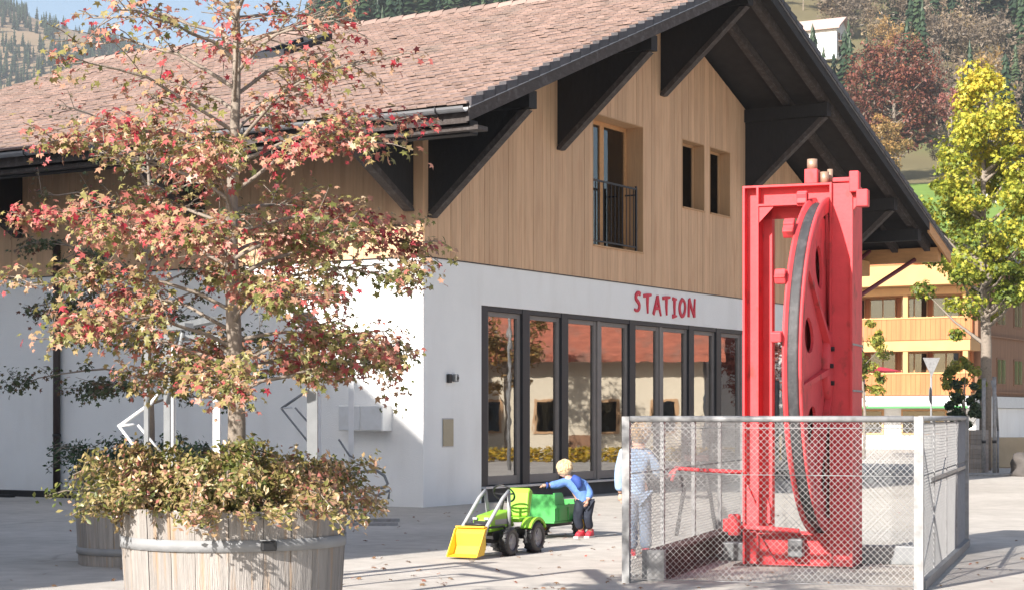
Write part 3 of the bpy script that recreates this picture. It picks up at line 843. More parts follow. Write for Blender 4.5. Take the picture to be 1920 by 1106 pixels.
def mesh_panel(length, z0, z1, place, pitch=.060):
    """chain-link: bent wires crossing in a diamond net"""
    vv = []; ff = []
    t = .0018
    hh = z1 - z0
    def wire(p, q, off):
        a, c = place(p[0], p[1], off), place(q[0], q[1], off)
        d = (c - a).normalized(); nrm = place(0, 0, 1) - place(0, 0, 0); e = d.cross(nrm).normalized() * t; nn = nrm * t
        n = len(vv)
        for P_ in (a, c): vv.extend([P_ + e + nn, P_ - e + nn, P_ - e - nn, P_ + e - nn])
        ff.extend([(n + i, n + (i + 1) % 4, n + 4 + (i + 1) % 4, n + 4 + i) for i in range(4)])
    slope = 1.0
    u0 = -hh
    while u0 < length:
        for sgn_, off in ((1, .0025), (-1, -.0025)):
            # line u = u0 + v (v from 0..hh), clipped
            a = max(0.0, -u0); c = min(hh, length - u0)
            if c - a > .01:
                if sgn_ > 0: wire((u0 + a, z0 + a), (u0 + c, z0 + c), off)
                else: wire((u0 + a, z1 - a), (u0 + c, z1 - c), off)
        u0 += pitch
    m_ = MB(); m_.add(vv, ff)
    o = m_.build('wire_mesh', WIRE, FN, fix=False); tag(o, kind='stuff')
mesh_panel(FL - .08, .05, FH - .06, lambda u_, z_, o_: Vector((.04 + u_, -.016 + o_ * 1.0, z_)))
mesh_panel(FD - .08, .05, FH - .06, lambda u_, z_, o_: Vector((-.0 + o_ * 1.0, .04 + u_, z_)))
mesh_panel(FD - .08, .05, FH - .06, lambda u_, z_, o_: Vector((FL + o_ * 1.0, .04 + u_, z_)))
mesh_panel(FL - .08, .05, FH - .06, lambda u_, z_, o_: Vector((.04 + u_, FD + o_ * 1.0, z_)))
MB().cyl((FL, .10, .08), (FL, 3.0, 1.15), .012, 6).build('brace', GALV, FN)
MB().box(FL - .012, FL + .012, 1.2, FD - .1, .96, 1.0).build('flat_bar', GREYMETAL, FN)
b = MB(); b.box(FL - .06, FL + .06, .05, FD, .0, .09); b.build('kerb', GREYMETAL, FN)
kb = empty('base_beam', (1.10, 17.8, 0), FF, 'rust-brown steel beam lying along the inside of the fence', 'steel beam')
b = MB(); b.box(.10, .30, .35, FD - .2, .26, .29); b.box(.19, .21, .35, FD - .2, .03, .26); b.box(.10, .30, .35, FD - .2, .0, .03); b.build('i_beam', RUST, kb)
b = MB(); b.box(.09, .31, .27, .349, .0, .30); b.build('end_plate', GALV, kb)
sb = empty('sleeper_beam', (1.10, 17.8, 0), FF, 'dark steel beam lying behind the foot of the red frame', 'steel beam')
b = MB(); b.bbox(.35, 2.5, 3.0, 3.2, 0, .2, .01); b.build('beam', GREYMETAL, sb)

# two dark trestles inside the far end of the fence
def trestle(x, y, rz, label):
    e = empty('trestle', (x, y, 0), rz, label, 'trestle', 'dark trestles behind the fence')
    for sx in (-1, 1):
        MB().tube([(sx * .28, -.16, 0), (sx * .10, -.16, 1.05)], .028, 8).build('leg', IRON, e)
    MB().box(-.16, .16, -.19, -.13, 1.0, 1.08).build('head', RUST, e)
    MB().box(-.22, .22, -.18, -.14, .50, .54).build('brace', IRON, e)
    return e
trestle(2.45, 25.0, R(10), 'dark metal trestle seen through the fence left of the red frame')

# ------------------------------------------------------------------ planters
WOODTUB = mat('weathered_tub_wood', (0.275, 0.255, 0.24), 0.9, 0.22, 3, 0.7, 12, stretch=(11, 11, 0.5), objrnd=0.14, dirt=((0.34, 0.20, 0.09), 0.6, 2.2, (13, 13, 0.16), .56))
HOOP = mat('dull_zinc_band', (0.25, 0.255, 0.265), 0.75, 0.12, 5, 0.2, 30, metal=0.1, dirt=((0.24, 0.24, 0.24), 0.5, 6))
SOIL = mat('soil', (0.05, 0.035, 0.025), 0.95, 0.2, 8, 0.5)
def tub(x, y, label, stuffed=True):
    e = empty('planter_tub', (x, y, 0), 0, label, 'planter', 'round wooden stave tubs')
    n = 26; rt, rb_ = .755, .70; hh = 1.0
    rj = random.Random(int(x * 100))
    cuts_ = [0]
    for k in range(n): cuts_.append(cuts_[-1] + rj.uniform(.75, 1.3))
    tot = cuts_[-1]
    for k in range(n):
        a0 = 2 * math.pi * cuts_[k] / tot + .003; a1 = 2 * math.pi * cuts_[k + 1] / tot - .003
        ro = rj.uniform(-.004, .004)
        V = []
        for (rr_, z) in ((rb_, 0), (rt, hh + rj.uniform(-.006, .006))):
            for a_ in (a0, (a0 + a1) / 2, a1):
                V.append(((rr_ + ro) * math.cos(a_), (rr_ + ro) * math.sin(a_), z))
            for a_ in (a1, a0):
                V.append(((rr_ - .055) * math.cos(a_), (rr_ - .055) * math.sin(a_), z))
        MB().add(V, [(0, 1, 2, 3, 4)[::-1], (5, 6, 7, 8, 9)] + [(i, (i + 1) % 5, 5 + (i + 1) % 5, 5 + i) for i in range(5)]).build('stave', WOODTUB, e)
    for z in (.74, .12):
        r0 = rb_ + (rt - rb_) * z + .006
        m_ = MB(); m_.lathe([(r0 - .002, z), (r0 + .006, z), (r0 + .008, z + .075), (r0 - .001, z + .075)], 48, None, True, True); hp = m_.build('hoop', HOOP, e)
    m_ = MB(); m_.bbox(-.05, .05, -.79, -.745, .745, .81, .01, Matrix.Rotation(R(25), 4, 'Z')); m_.build('hoop_clasp', IRON, e)
    m_ = MB(); m_.lathe([(.001, .93), (.3, .95), (.69, .90)], 24); m_.build('soil', SOIL, e)
    return e
TUB1 = (-1.87, 12.45); TUB2 = (-4.03, 20.25)
tub(*TUB1, 'large weathered wooden tub in the sunlit foreground')
tub(*TUB2, 'wooden tub standing in the shade behind the foreground tub')

# leaf templates
def star_leaf(nl=5):
    """five-lobed sweetgum leaf, slightly cupped"""
    pts = [(0, -.42, 0)]
    n = 10
    for k in range(n + 1):
        a_ = R(-62) + k * R(304) / n - R(90) + R(62) - R(62)
        r_ = .5 if k % 2 == 1 else .20
        pts.append((r_ * math.cos(a_ + R(0)), r_ * math.sin(a_), .10 * r_))
    V = [(0, -.05, 0)]
    for k in range(10):
        a_ = R(-90) + (k + .5) * R(36)
        lob = k % 2 == 1
        r_ = (.53 if k in (3, 5, 7) else .42) if lob else .235
        V.append((r_ * math.cos(a_), r_ * math.sin(a_) + .02, -.30 * (r_ - .2) if lob else .05))
    F = [(0, 1 + k, 1 + (k + 1) % 10) for k in range(10)]
    return V, F
def oval_leaf(): return [(0, -.5, 0), (.24, -.05, .05), (0, .5, -.06), (-.24, -.05, .05)], [(0, 1, 2), (0, 2, 3)]
STAR = star_leaf(); OVAL = oval_leaf()

GUM = leaf_mat('sweetgum_leaves', [(0, (.06, .08, .022)), (.15, (.14, .15, .04)), (.34, (.28, .25, .085)), (.52, (.40, .24, .155)), (.70, (.42, .15, .12)), (.86, (.38, .045, .06)), (.94, (.36, .03, .045)), (1, (.16, .03, .035))], .30, .45, .5)
GUMSHADE = leaf_mat('gum_leaves_in_shade', [(0, (.035, .06, .025)), (.5, (.06, .075, .03)), (.8, (.12, .06, .03)), (1, (.22, .03, .03))], .25)  # leaf colours darkened: the shade over the second tub is painted in
HEDGE = leaf_mat('tub_shrub_leaves', [(0, (.08, .11, .02)), (.3, (.19, .185, .05)), (.6, (.34, .255, .115)), (.85, (.40, .225, .155)), (1, (.34, .11, .09))], .25, .4, .6)
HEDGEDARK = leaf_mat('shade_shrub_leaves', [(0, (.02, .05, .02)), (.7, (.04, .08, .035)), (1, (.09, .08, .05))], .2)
BARK = mat('grey_bark', (0.24, 0.20, 0.165), 0.9, 0.3, 9, 0.6, 30, dirt=((0.10, 0.085, 0.07), 0.8, 9))

def gum_tree(x, y, z0, top, label, leafmat, seed, lod=1.0, rscale=1.0, single=0, trunk_r=.068):
    rng_ = np.random.default_rng(seed); rd = random.Random(seed)
    e = empty('sweetgum_tree', (x, y, z0), 0, label, 'tree')
    Ht = top - z0
    tb = MB()
    tp = [Vector((.02 * math.sin(i * .8), .015 * math.cos(i * 1.1), Ht * i / 14)) for i in range(15)]
    tb.tube(tp, [trunk_r * (1 - .86 * (i / 14)) for i in range(15)], 10)
    tb.build('trunk', BARK, e)
    lp = []; lf = []      # leaf positions and directions
    br = MB()
    nb = int(58 * max(.6, lod))
    for i in range(nb):
        f = (i + .3) / nb
        zb = .80 + (f ** 1.12) * (Ht - 1.09)
        zw = z0 + zb
        az = i * 2.399 + rd.uniform(-.3, .3)
        rad = np.interp(zw, [1.5, 1.9, 2.4, 3.0, 3.4, 3.9, 4.6, 5.4], [1.15, 1.40, 1.42, 1.47, 1.40, 1.15, .95, .3]) * rscale * rd.uniform(.82, 1.06) * (1 - .12 * max(0, math.cos(az))) * .97
        lift = rd.uniform(-.10, .22) * rad if zw < 3 else rd.uniform(.05, .38) * rad
        p0 = Vector((0, 0, zb)); d = Vector((math.cos(az), math.sin(az), 0))
        pts = []
        bend = rd.uniform(-.25, .25)
        side = Vector((-d.y, d.x, 0))
        for j in range(7):
            u_ = j / 6
            pts.append(p0 + d * (rad * u_) + side * (bend * rad * u_ * u_) + Vector((0, 0, lift * u_ + .10 * rad * math.sin(u_ * 3) + rd.uniform(-.02, .02))))
        br.tube(pts, [.013 * (1 - .8 * j / 6) + .002 for j in range(7)], 5, False)
        dens = np.interp(zw, [1.4, 2.0, 3.2, 3.6, 4.0, 5.5], [1.2, 1.35, 1.2, .55, .36, .36])
        nt = int(rd.uniform(16, 22) * lod * (1.1 if zw < 3.3 else .62))
        for q in range(nt):
            u_ = rd.uniform(.22, 1.0) ** .8
            j = min(5, int(u_ * 6)); fr = u_ * 6 - j
            p = pts[j].lerp(pts[j + 1], fr)
            td = (d * rd.uniform(.0, .9) + side * rd.uniform(-1, 1) + Vector((0, 0, rd.uniform(-.25, .45)))).normalized()
            tl = rd.uniform(.10, .46) * (1.05 - .35 * u_) * rscale
            q1 = p + td * tl
            br.tube([p, p.lerp(q1, .5) + Vector((0, 0, .015)), q1], [.005, .004, .0025], 4, False)
            m_ = int(rd.uniform(14, 25) * dens)
            for w_ in range(m_):
                v_ = rd.uniform(.25, 1.05)
                c_ = p + td * (tl * v_) + Vector((rd.gauss(0, .055), rd.gauss(0, .055), rd.gauss(0, .045) - .015))
                lp.append(c_); lf.append((c_ - p).normalized() * .5 + Vector((rd.gauss(0, .5), rd.gauss(0, .5) - .25, rd.uniform(.15, 1.0))))
    br.build('branches', BARK, e, fix=False)
    lp = np.array([tuple(v) for v in lp]); lf = np.array([tuple(v) for v in lf])
    n = len(lp)
    sz = rng_.uniform(.034, .074, n)
    M_ = frames(lf, rng_.uniform(0, 6.28, n)) * sz[:, None, None]
    # colour runs in drifts: redder at the top and on some boughs, greener below
    drift = .5 + .28 * np.sin(lp[:, 0] * 3.1 + lp[:, 2] * 2.3 + 1.2) * np.sin(lp[:, 1] * 2.7 + lp[:, 2] * 3.7)
    rn = np.clip(drift * .55 + rng_.beta(1.3, 1.6, n) * .74 - .12 + .06 * np.clip(lp[:, 2] - 1.6, -1, 1), 0, 1)
    idx = np.arange(n)
    if single:
        # nearest and largest leaves stand as single parts
        score = sz * 20 - lp[:, 1] * 1.2 + rng_.normal(0, .2, n)
        pick = np.argsort(-score)[:single]
        keep = np.ones(n, bool); keep[pick] = False
        vr = []
        for k in range(12):
            m_ = MB(); m_.cur = (k + .5) / 12; m_.add(*STAR); me = m_.mesh('leaf'); me.materials.append(leafmat); vr.append(me)
        for k in pick:
            o = bpy.data.objects.new('leaf', vr[min(11, int(rn[k] * 12))]); col.objects.link(o); o.parent = e
            mm = Matrix([list(r_) for r_ in M_[k]]).to_4x4(); mm.translation = Vector(lp[k]); o.matrix_local = mm
        idx = idx[keep]
    o = bulk('crown', STAR[0], STAR[1], M_[idx], lp[idx], rn[idx], leafmat, e); tag(o, kind='stuff')
    return e
gum_tree(TUB1[0], TUB1[1], .93, 5.35, 'red and green autumn sweetgum growing from the foreground tub', GUM, 5, 1.0, 1.0, 300)
gum_tree(TUB2[0] + .05, TUB2[1], .93, 4.9, 'sweetgum in the shaded tub, leaf colours darkened for the shade, mostly hidden behind the front tree', GUMSHADE, 9, .55, 1.05, 0, .06)

def tub_shrub(x, y, label, leafmat, seed, n, size, spill):
    rng_ = np.random.default_rng(seed)
    e = empty('tub_shrub', (x, y, .93), 0, label, 'shrub')
    P_ = []; Nn = []
    sb_ = MB()
    K_ = 130
    for i in range(K_):
        a_ = rng_.uniform(0, 6.283); r_ = math.sqrt(rng_.uniform(.02, 1)) * .62
        p0 = Vector((r_ * math.cos(a_), r_ * math.sin(a_), -.02))
        d = Vector((math.cos(a_), math.sin(a_), 0))
        out_ = rng_.uniform(.15, .45) * spill * (0.35 + r_)
        hgt = rng_.uniform(.14, .50) * (1.08 - .4 * r_)
        sag = rng_.uniform(.0, .40) * r_
        pts = [p0 + d * (out_ * u_) + Vector((0, 0, hgt * math.sin(u_ * 2.0) * 1.05 - sag * u_ * u_)) for u_ in np.linspace(0, 1, 6)]
        sb_.tube(pts, .004, 4, False)
        for w_ in range(n // K_):
            u_ = rng_.uniform(.2, 1.0) * 5; j = min(4, int(u_)); p = pts[j].lerp(pts[j + 1], u_ - j)
            P_.append(tuple(p + Vector(rng_.normal(0, .035, 3)))); Nn.append(tuple(Vector((d.x * .6, d.y * .6, .6)) + Vector(rng_.normal(0, .6, 3))))
    sb_.build('stems', BARK, e, fix=False)
    P_ = np.array(P_); Nn = np.array(Nn); m_ = len(P_)
    M_ = frames(Nn, rng_.uniform(0, 6.28, m_)) * rng_.uniform(size * .7, size * 1.3, m_)[:, None, None]
    rn = np.clip(.45 + .25 * np.sin(P_[:, 0] * 5 + 1) * np.sin(P_[:, 1] * 4) + rng_.normal(0, .22, m_) + .12 * P_[:, 0], 0, 1)
    o = bulk('foliage', OVAL[0], OVAL[1], M_, P_, rn, leafmat, e); tag(o, kind='stuff')
tub_shrub(TUB1[0] - .05, TUB1[1], 'yellow-green leafy shrub spilling over the rim of the foreground tub', HEDGE, 3, 22000, .046, 1.75)
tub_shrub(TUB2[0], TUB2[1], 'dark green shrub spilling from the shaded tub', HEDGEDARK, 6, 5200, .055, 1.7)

# ------------------------------------------------------------------ metal rack frames
def rack(x, y, rz, label, armmat, handle):
    e = empty('rack_frame', (x, y, 0), rz, label, 'rack', 'freestanding white metal rack frames')
    for sx in (-.24, .24):
        MB().box(sx - .038, sx + .038, -.03, .03, .06, 2.60).build('post', WHITEMETAL, e)
    MB().box(-.285, .285, -.032, .032, 2.602, 2.66).build('top_bar', GREYMETAL, e)
    for sx in (-.24, .24):
        MB().box(sx - .04, sx + .04, -.55, .55, .0, .058).build('foot', GALV, e)
    MB().box(.281, .95, -.54, -.46, .0, .05).build('foot', GALV, e)
    MB().box(.281, .95, .46, .54, .0, .05).build('foot', GALV, e)
    ar = MB().tube([(-.25, -.06, 2.28), (-.29, -.07, 2.16), (-.45, -.12, 1.95), (-.78, -.14, 1.72)], .020, 8).build('arm', armmat, e)
    MB().tube([(-.80, -.14, 1.72), (-.62, -.16, 1.735)], .014, 8).build('prong', WHITEMETAL, ar)
    MB().tube([(-.78, -.14, 1.71), (-.27, -.18, 1.08)], .015, 8).build('prong', armmat, ar)
    MB().tube([(-.58, -.16, 1.73), (-.33, -.17, 1.45)], .014, 8).build('prong', armmat, ar)
    MB().tube([(.06, -.10, 1.26), (.22, -.11, 1.02), (.30, -.12, .98)], .015, 8).build('prong', armmat, ar)
    if handle:
        pts = [(.10, -.12, .68), (.40, -.14, .78), (.62, -.14, .80), (.74, -.14, .72), (.79, -.14, .60), (.74, -.15, .55), (.50, -.16, .50), (.60, -.17, .42), (.82, -.17, .50), (.80, -.2, .38)]
        MB().tube(pts, .022, 8).build('handle', GREYMETAL, e)
    return e
rack(-2.64, 27.6, R(2), 'white metal rack frame in the shade against the long wall', GREYMETAL, True)  # grey arm colour stands for the shade on white arms
rack(-2.90, 16.9, R(2), 'white metal rack frame in the sun behind the foreground tree', WHITEMETAL, False).scale = (.84, 1, .88)

# post frames with overhead beams standing among the tubs, they draw the long shadows on the forecourt
def post_frame(x, y, h_, beam, brace, label, pw=.045):
    e = empty('post_frame', (x, y, 0), 0, label, 'frame', 'posts with overhead beams behind the tubs')
    MB().box(-pw, pw, -.03, .03, 0, h_).build('post', GREYMETAL, e)
    b_ = Vector((beam[0], beam[1], h_))
    n_ = Vector((-beam[1], beam[0], 0)).normalized() * beam[2]
    t_ = Vector((0, 0, h_ + .002))
    q = [t_ + n_, b_ + n_, b_ - n_, t_ - n_]
    MB().add(q + [p + Vector((0, 0, .05)) for p in q], [(0, 1, 2, 3), (4, 7, 6, 5), (0, 4, 5, 1), (1, 5, 6, 2), (2, 6, 7, 3), (3, 7, 4, 0)]).build('beam', GREYMETAL, e)
    if brace: MB().tube([(0, 0, h_ * .72), b_ * .35 + Vector((0, 0, h_ * .64))], .02, 6).build('brace', GREYMETAL, e)
    return e
post_frame(-1.72, 15.95, 2.32, (.18, -2.3, .075), False, 'slim grey post right of the foreground trunk with a beam overhead')
post_frame(-3.12, 16.75, 2.36, (.72, -1.75, .055), True, 'slim grey post left of the foreground trunk with a braced beam overhead', .028)
post_frame(-3.05, 15.45, 2.30, (.45, -.55, .04), True, 'slim grey post nearest the foreground tub with a short beam overhead', .018)
# ------------------------------------------------------------------ people
SKIN = mat('skin', (0.55, 0.33, 0.24), 0.55, 0.05)
BLOND = mat('blond_hair', (0.62, 0.47, 0.28), 0.6, 0.2, 30, 0.5, 60)
LTBROWN = mat('light_brown_hair', (0.42, 0.29, 0.17), 0.6, 0.2, 30, 0.5, 60)
JKT = mat('blue_jacket', (0.11, 0.22, 0.52), 0.75, 0.12, 14, 0.5, 25)
JKTDARK = mat('jacket_trim', (0.03, 0.07, 0.28), 0.75, 0.1)
PALEJKT = mat('pale_blue_jacket', (0.27, 0.38, 0.55), 0.8, 0.12, 12, 0.6, 18)
NAVY = mat('navy_trousers', (0.02, 0.025, 0.04), 0.85, 0.2, 12, 0.5, 20)
JEANS = mat('washed_jeans', (0.15, 0.20, 0.29), 0.85, 0.22, 8, 0.5, 30, dirt=((0.40, 0.46, 0.54), 0.8, 3))
REDSHOE = mat('red_shoes', (0.55, 0.04, 0.06), 0.5, 0.1)
GREYSOLE = mat('shoe_sole', (0.6, 0.58, 0.55), 0.6, 0.1)

def skin_mesh(nodes, edges_, root, sub=2):
    """nodes: name -> ((x,y,z), (rx,ry)); grows one continuous surface round the joints"""
    names = list(nodes)
    me = bpy.data.meshes.new('tmp')
    me.from_pydata([nodes[n][0] for n in names], [(names.index(a), names.index(b_)) for a, b_ in edges_], [])
    o = bpy.data.objects.new('tmp', me); col.objects.link(o)
    md_ = o.modifiers.new('skin', 'SKIN'); md_.use_smooth_shade = True
    if not me.skin_vertices: 
        bpy.context.view_layer.objects.active = o
    lay = me.skin_vertices[0] if me.skin_vertices else None
    for i, n in enumerate(names):
        r_ = nodes[n][1]; r_ = r_ if hasattr(r_, '__len__') else (r_, r_)
        lay.data[i].radius = r_; lay.data[i].use_root = (n == root)
    ss = o.modifiers.new('sub', 'SUBSURF'); ss.levels = sub; ss.render_levels = sub
    dg = bpy.context.evaluated_depsgraph_get(); dg.update()
    out = bpy.data.meshes.new_from_object(o.evaluated_get(dg))
    bpy.data.objects.remove(o); bpy.data.meshes.remove(me)
    return out

def join_mesh(base, mb, name):
    """append the collected shapes to a grown mesh so that a figure stays one object"""
    bm = bmesh.new(); bm.from_mesh(base)
    m2 = mb.mesh('t'); bm.from_mesh(m2)
    me = bpy.data.meshes.new(name); bm.to_mesh(me); bm.free()
    for p in me.polygons: p.use_smooth = True
    bpy.data.meshes.remove(m2)
    return me

def hand(mb, wrist, d, palm_n, s, curl=.4):
    """palm with five unequal bent fingers"""
    d = Vector(d).normalized(); n = Vector(palm_n); n = (n - d * n.dot(d)).normalized(); sd = d.cross(n)
    wrist = Vector(wrist)
    mb.tube([wrist, wrist + d * .3 * s, wrist + d * .55 * s], [.16 * s, .24 * s, .22 * s], 8)
    for i, (o_, l_) in enumerate(((-.19, .40), (-.065, .47), (.065, .44), (.19, .34))):
        b0 = wrist + d * .52 * s + sd * (o_ * s)
        k1 = b0 + d * (l_ * .5 * s) + n * (curl * .10 * s); k2 = k1 + d * (l_ * .38 * s) + n * (curl * .30 * s)
        mb.tube([b0, k1, k2], [.062 * s, .056 * s, .042 * s], 6)
    b0 = wrist + d * .16 * s + sd * (-.20 * s)
    mb.tube([b0, b0 + d * .22 * s - sd * (.16 * s) + n * .06 * s, b0 + d * .42 * s - sd * (.20 * s) + n * .14 * s], [.075 * s, .065 * s, .048 * s], 6)

def head(mb, c, r, look, tilt=0.0):
    """skull with face: eye sockets, nose, mouth ridge, ears; returns matrix"""
    look = Vector(look).normalized()
    zax = Vector((0, 0, 1)); xax = look.cross(zax).normalized(); zax = xax.cross(look)
    M_ = Matrix((xax, look, zax)).transposed().to_4x4(); M_.translation = Vector(c)
    mb.sphere((0, 0, .08 * r), r, M_, 12, (.80, .94, 1.0))
    mb.sphere((0, .18 * r, -.42 * r), r * .66, M_, 10, (.86, .90, .92))
    mb.sphere((0, .98 * r, -.15 * r), r * .16, M_, 6, (.8, 1, 1.3))
    mb.sphere((0, .80 * r, -.55 * r), r * .16, M_, 6, (1.6, .6, .6))
    for sx in (-1, 1):
        mb.sphere((sx * .80 * r, -.02 * r, -.12 * r), r * .22, M_, 6, (.4, .8, 1.2))
    return M_

def eyes(M_, r, parent):
    b_ = MB()
    for sx in (-1, 1): b_.sphere((sx * .34 * r, .80 * r, .02 * r), r * .11, M_, 6)
    b_.build('eyes', IRON, parent)

def hair(M_, r, mat_, parent, seed, length=.55, bulk_=1.16):
    """cap of short overlapping locks"""
    rng_ = np.random.default_rng(seed)
    b_ = MB()
    b_.sphere((0, -.10 * r, .20 * r), r * bulk_, M_, 12, (.88, .96, .95))
    # hollow the face side: locks only where hair grows
    for i in range(420):
        a_ = rng_.uniform(0, 6.283); p_ = rng_.uniform(-.2, 1.0)
        v = Vector((math.cos(a_) * math.sqrt(max(0, 1 - p_ * p_)), math.sin(a_) * math.sqrt(max(0, 1 - p_ * p_)), p_))
        if v.y > .45 and v.z < .5: continue
        dn = Vector((rng_.normal(0, .25), rng_.normal(0, .25) - .1, -1)); dn = (dn - v * dn.dot(v)).normalized()
        S_ = lambda w: Vector((w.x * .88, w.y * .96 - .1, w.z * .95 + .2)) * r * bulk_
        ln = length * rng_.uniform(.5, 1.1)
        v2 = (v + dn * ln * .5).normalized(); v3 = (v + dn * ln).normalized()
        pts = [M_ @ S_(v), M_ @ (S_(v2) * 1.025), M_ @ (S_(v3) * (1.0 + rng_.uniform(0, .07)))]
        b_.tube(pts, [r * .05, r * .055, r * .012], 4)
    return b_.build('hair', mat_, parent, fix=False)

def figure(name, loc, label, N, sub, hd, hr, look, hairmat, seed, hands, clothes, shoes):
    e = empty(name, loc, 0, label, 'person')
    E_ = [('pelvis', 'waist'), ('waist', 'chest'), ('chest', 'neck'), ('neck', 'skull'),
          ('chest', 'ls'), ('ls', 'le'), ('le', 'lw'), ('chest', 'rs'), ('rs', 're'), ('re', 'rw'),
          ('pelvis', 'lh'), ('lh', 'lk'), ('lk', 'la'), ('pelvis', 'rh'), ('rh', 'rk'), ('rk', 'ra'), ('la', 'lt'), ('ra', 'rt')]
    body = skin_mesh({k: v for k, v in N.items()}, E_, 'pelvis', 1)
    ex = MB(); M_ = head(ex, hd, hr, look)
    for h_ in hands: hand(ex, *h_)
    me = join_mesh(body, ex, 'body')
    bo = link('body', me, SKIN, e)
    eyes(M_, hr, e)
    hair(M_, hr, hairmat, e, seed)
    for cname, cm, keys, root, grow, ed in clothes:
        nodes = {}
        for k in keys:
            p, r_ = N[k] if not isinstance(k, tuple) else k[1]
            kk = k if not isinstance(k, tuple) else k[0]
            r_ = r_ if hasattr(r_, '__len__') else (r_, r_)
            nodes[kk] = (p, (r_[0] + grow, r_[1] + grow))
        m_ = skin_mesh(nodes, ed, root, 2)
        link(cname, m_, cm, e)
    for (an, toe, sm) in shoes:
        b_ = MB(); an = Vector(an); toe = Vector(toe)
        d = (toe - an); d.z = 0; d.normalize(); l_ = (toe - an).length
        b_.tube([Vector((an.x, an.y, .045)) - d * .05, Vector((an.x, an.y, .05)), Vector((an.x, an.y, .045)) + d * l_ * .6, Vector((an.x, an.y, .032)) + d * l_], [.034, .046, .042, .028], 10)
        b_.tube([Vector((an.x, an.y, .06)), Vector((an.x, an.y, .11))], [.045, .042], 10)
        s_ = b_.build('shoe', sm, e)
        b_ = MB(); P0 = Vector((an.x, an.y, .012)) - d * .075; sd = Vector((-d.y, d.x, 0))
        q = [P0 + sd * .034, P0 + d * (l_ + .10) + sd * .036, P0 + d * (l_ + .125), P0 + d * (l_ + .10) - sd * .036, P0 - sd * .034]
        b_.prism([(v.x, v.y) for v in q], .0, .022, 'z'); b_.build('sole', GREYSOLE, s_)
    return e

# toddler leaning to the trailer: x right, y away, relative to his feet
N = {'pelvis': ((.03, .0, .49), (.085, .075)), 'waist': ((-.01, -.01, .58), (.085, .08)), 'chest': ((-.10, -.02, .70), (.095, .075)), 'neck': ((-.19, -.02, .78), (.04, .04)), 'skull': ((-.225, -.02, .87), (.06, .06)),
     'ls': ((-.21, -.02, .74), (.05, .05)), 'le': ((-.35, -.06, .70), (.042, .042)), 'lw': ((-.47, -.10, .695), (.028, .028)),
     'rs': ((.02, -.01, .70), (.05, .05)), 're': ((.10, -.04, .58), (.042, .042)), 'rw': ((.06, -.11, .50), (.028, .028)),
     'lh': ((-.03, -.01, .45), (.07, .07)), 'lk': ((-.075, -.06, .27), (.05, .05)), 'la': ((-.015, .04, .08), (.035, .035)), 'lt': ((-.07, -.04, .04), (.025, .025)),
     'rh': ((.09, .0, .45), (.07, .07)), 'rk': ((.06, -.02, .27), (.05, .05)), 'ra': ((.11, .10, .08), (.035, .035)), 'rt': ((.07, .0, .04), (.025, .025))}
boy = figure('person', (.93, 24.4, 0), 'small blond child in a blue hooded jacket and dark trousers reaching to the green trailer', N, 1,
    (-.24, -.02, .90), .098, (-.75, .55, -.35), BLOND, 3,
    [((-.475, -.10, .695), (-1, -.15, -.1), (0, .2, -1), .10, .5), ((.06, -.11, .50), (-.3, -.4, -1), (-.5, .5, 0), .10, .6)],
    [('jacket', JKT, ['waist', 'chest', ('collar', ((-.175, -.02, .77), .055)), 'ls', 'le', ('lw', ((-.45, -.095, .696), .038)), 'rs', 're', ('rw', ((.065, -.10, .515), .038)), ('hem', ((.01, 0, .52), (.098, .088))), ('hem2', ((.025, 0, .46), (.104, .094)))], 'chest', .018,
      [('hem2', 'hem'), ('hem', 'waist'), ('waist', 'chest'), ('chest', 'collar'), ('chest', 'ls'), ('ls', 'le'), ('le', 'lw'), ('chest', 'rs'), ('rs', 're'), ('re', 'rw')]),
     ('trousers', NAVY, ['pelvis', 'lh', 'lk', ('la', ((-.025, .02, .115), .048)), 'rh', 'rk', ('ra', ((.10, .08, .115), .048))], 'pelvis', .014,
      [('pelvis', 'lh'), ('lh', 'lk'), ('lk', 'la'), ('pelvis', 'rh'), ('rh', 'rk'), ('rk', 'ra')])],
    [((-.015, .04, 0), (-.08, -.06, 0), REDSHOE), ((.11, .10, 0), (.06, -.02, 0), REDSHOE)])
b = MB(); b.tube([(-.13, -.10, .80), (-.075, -.13, .765), (-.045, -.14, .69), (-.06, -.125, .64)], [.045, .06, .046, .012], 10); b.build('hood', JKTDARK, boy)
b = MB(); b.tube([(-.455, -.098, .696), (-.48, -.102, .695)], .044, 10); b.build('cuff', JKTDARK, boy)

# older child with the back to the street
N = {'pelvis': ((.0, .0, .76), (.115, .095)), 'waist': ((-.01, .0, .90), (.115, .09)), 'chest': ((-.02, .0, 1.10), (.135, .095)), 'neck': ((.0, .01, 1.25), (.045, .045)), 'skull': ((.03, .02, 1.36), (.07, .07)),
     'ls': ((-.165, .0, 1.17), (.06, .06)), 'le': ((-.205, -.02, .93), (.045, .045)), 'lw': ((-.19, .03, .72), (.03, .03)),
     'rs': ((.13, .0, 1.17), (.06, .06)), 're': ((.225, .02, .99), (.045, .045)), 'rw': ((.28, .17, .93), (.03, .03)),
     'lh': ((-.075, .0, .70), (.09, .09)), 'lk': ((-.07, -.02, .40), (.062, .062)), 'la': ((-.06, .04, .09), (.042, .042)), 'lt': ((-.09, .14, .04), (.03, .03)),
     'rh': ((.07, .0, .70), (.09, .09)), 'rk': ((.085, .01, .40), (.062, .062)), 'ra': ((.10, .0, .09), (.042, .042)), 'rt': ((.12, .12, .04), (.03, .03))}
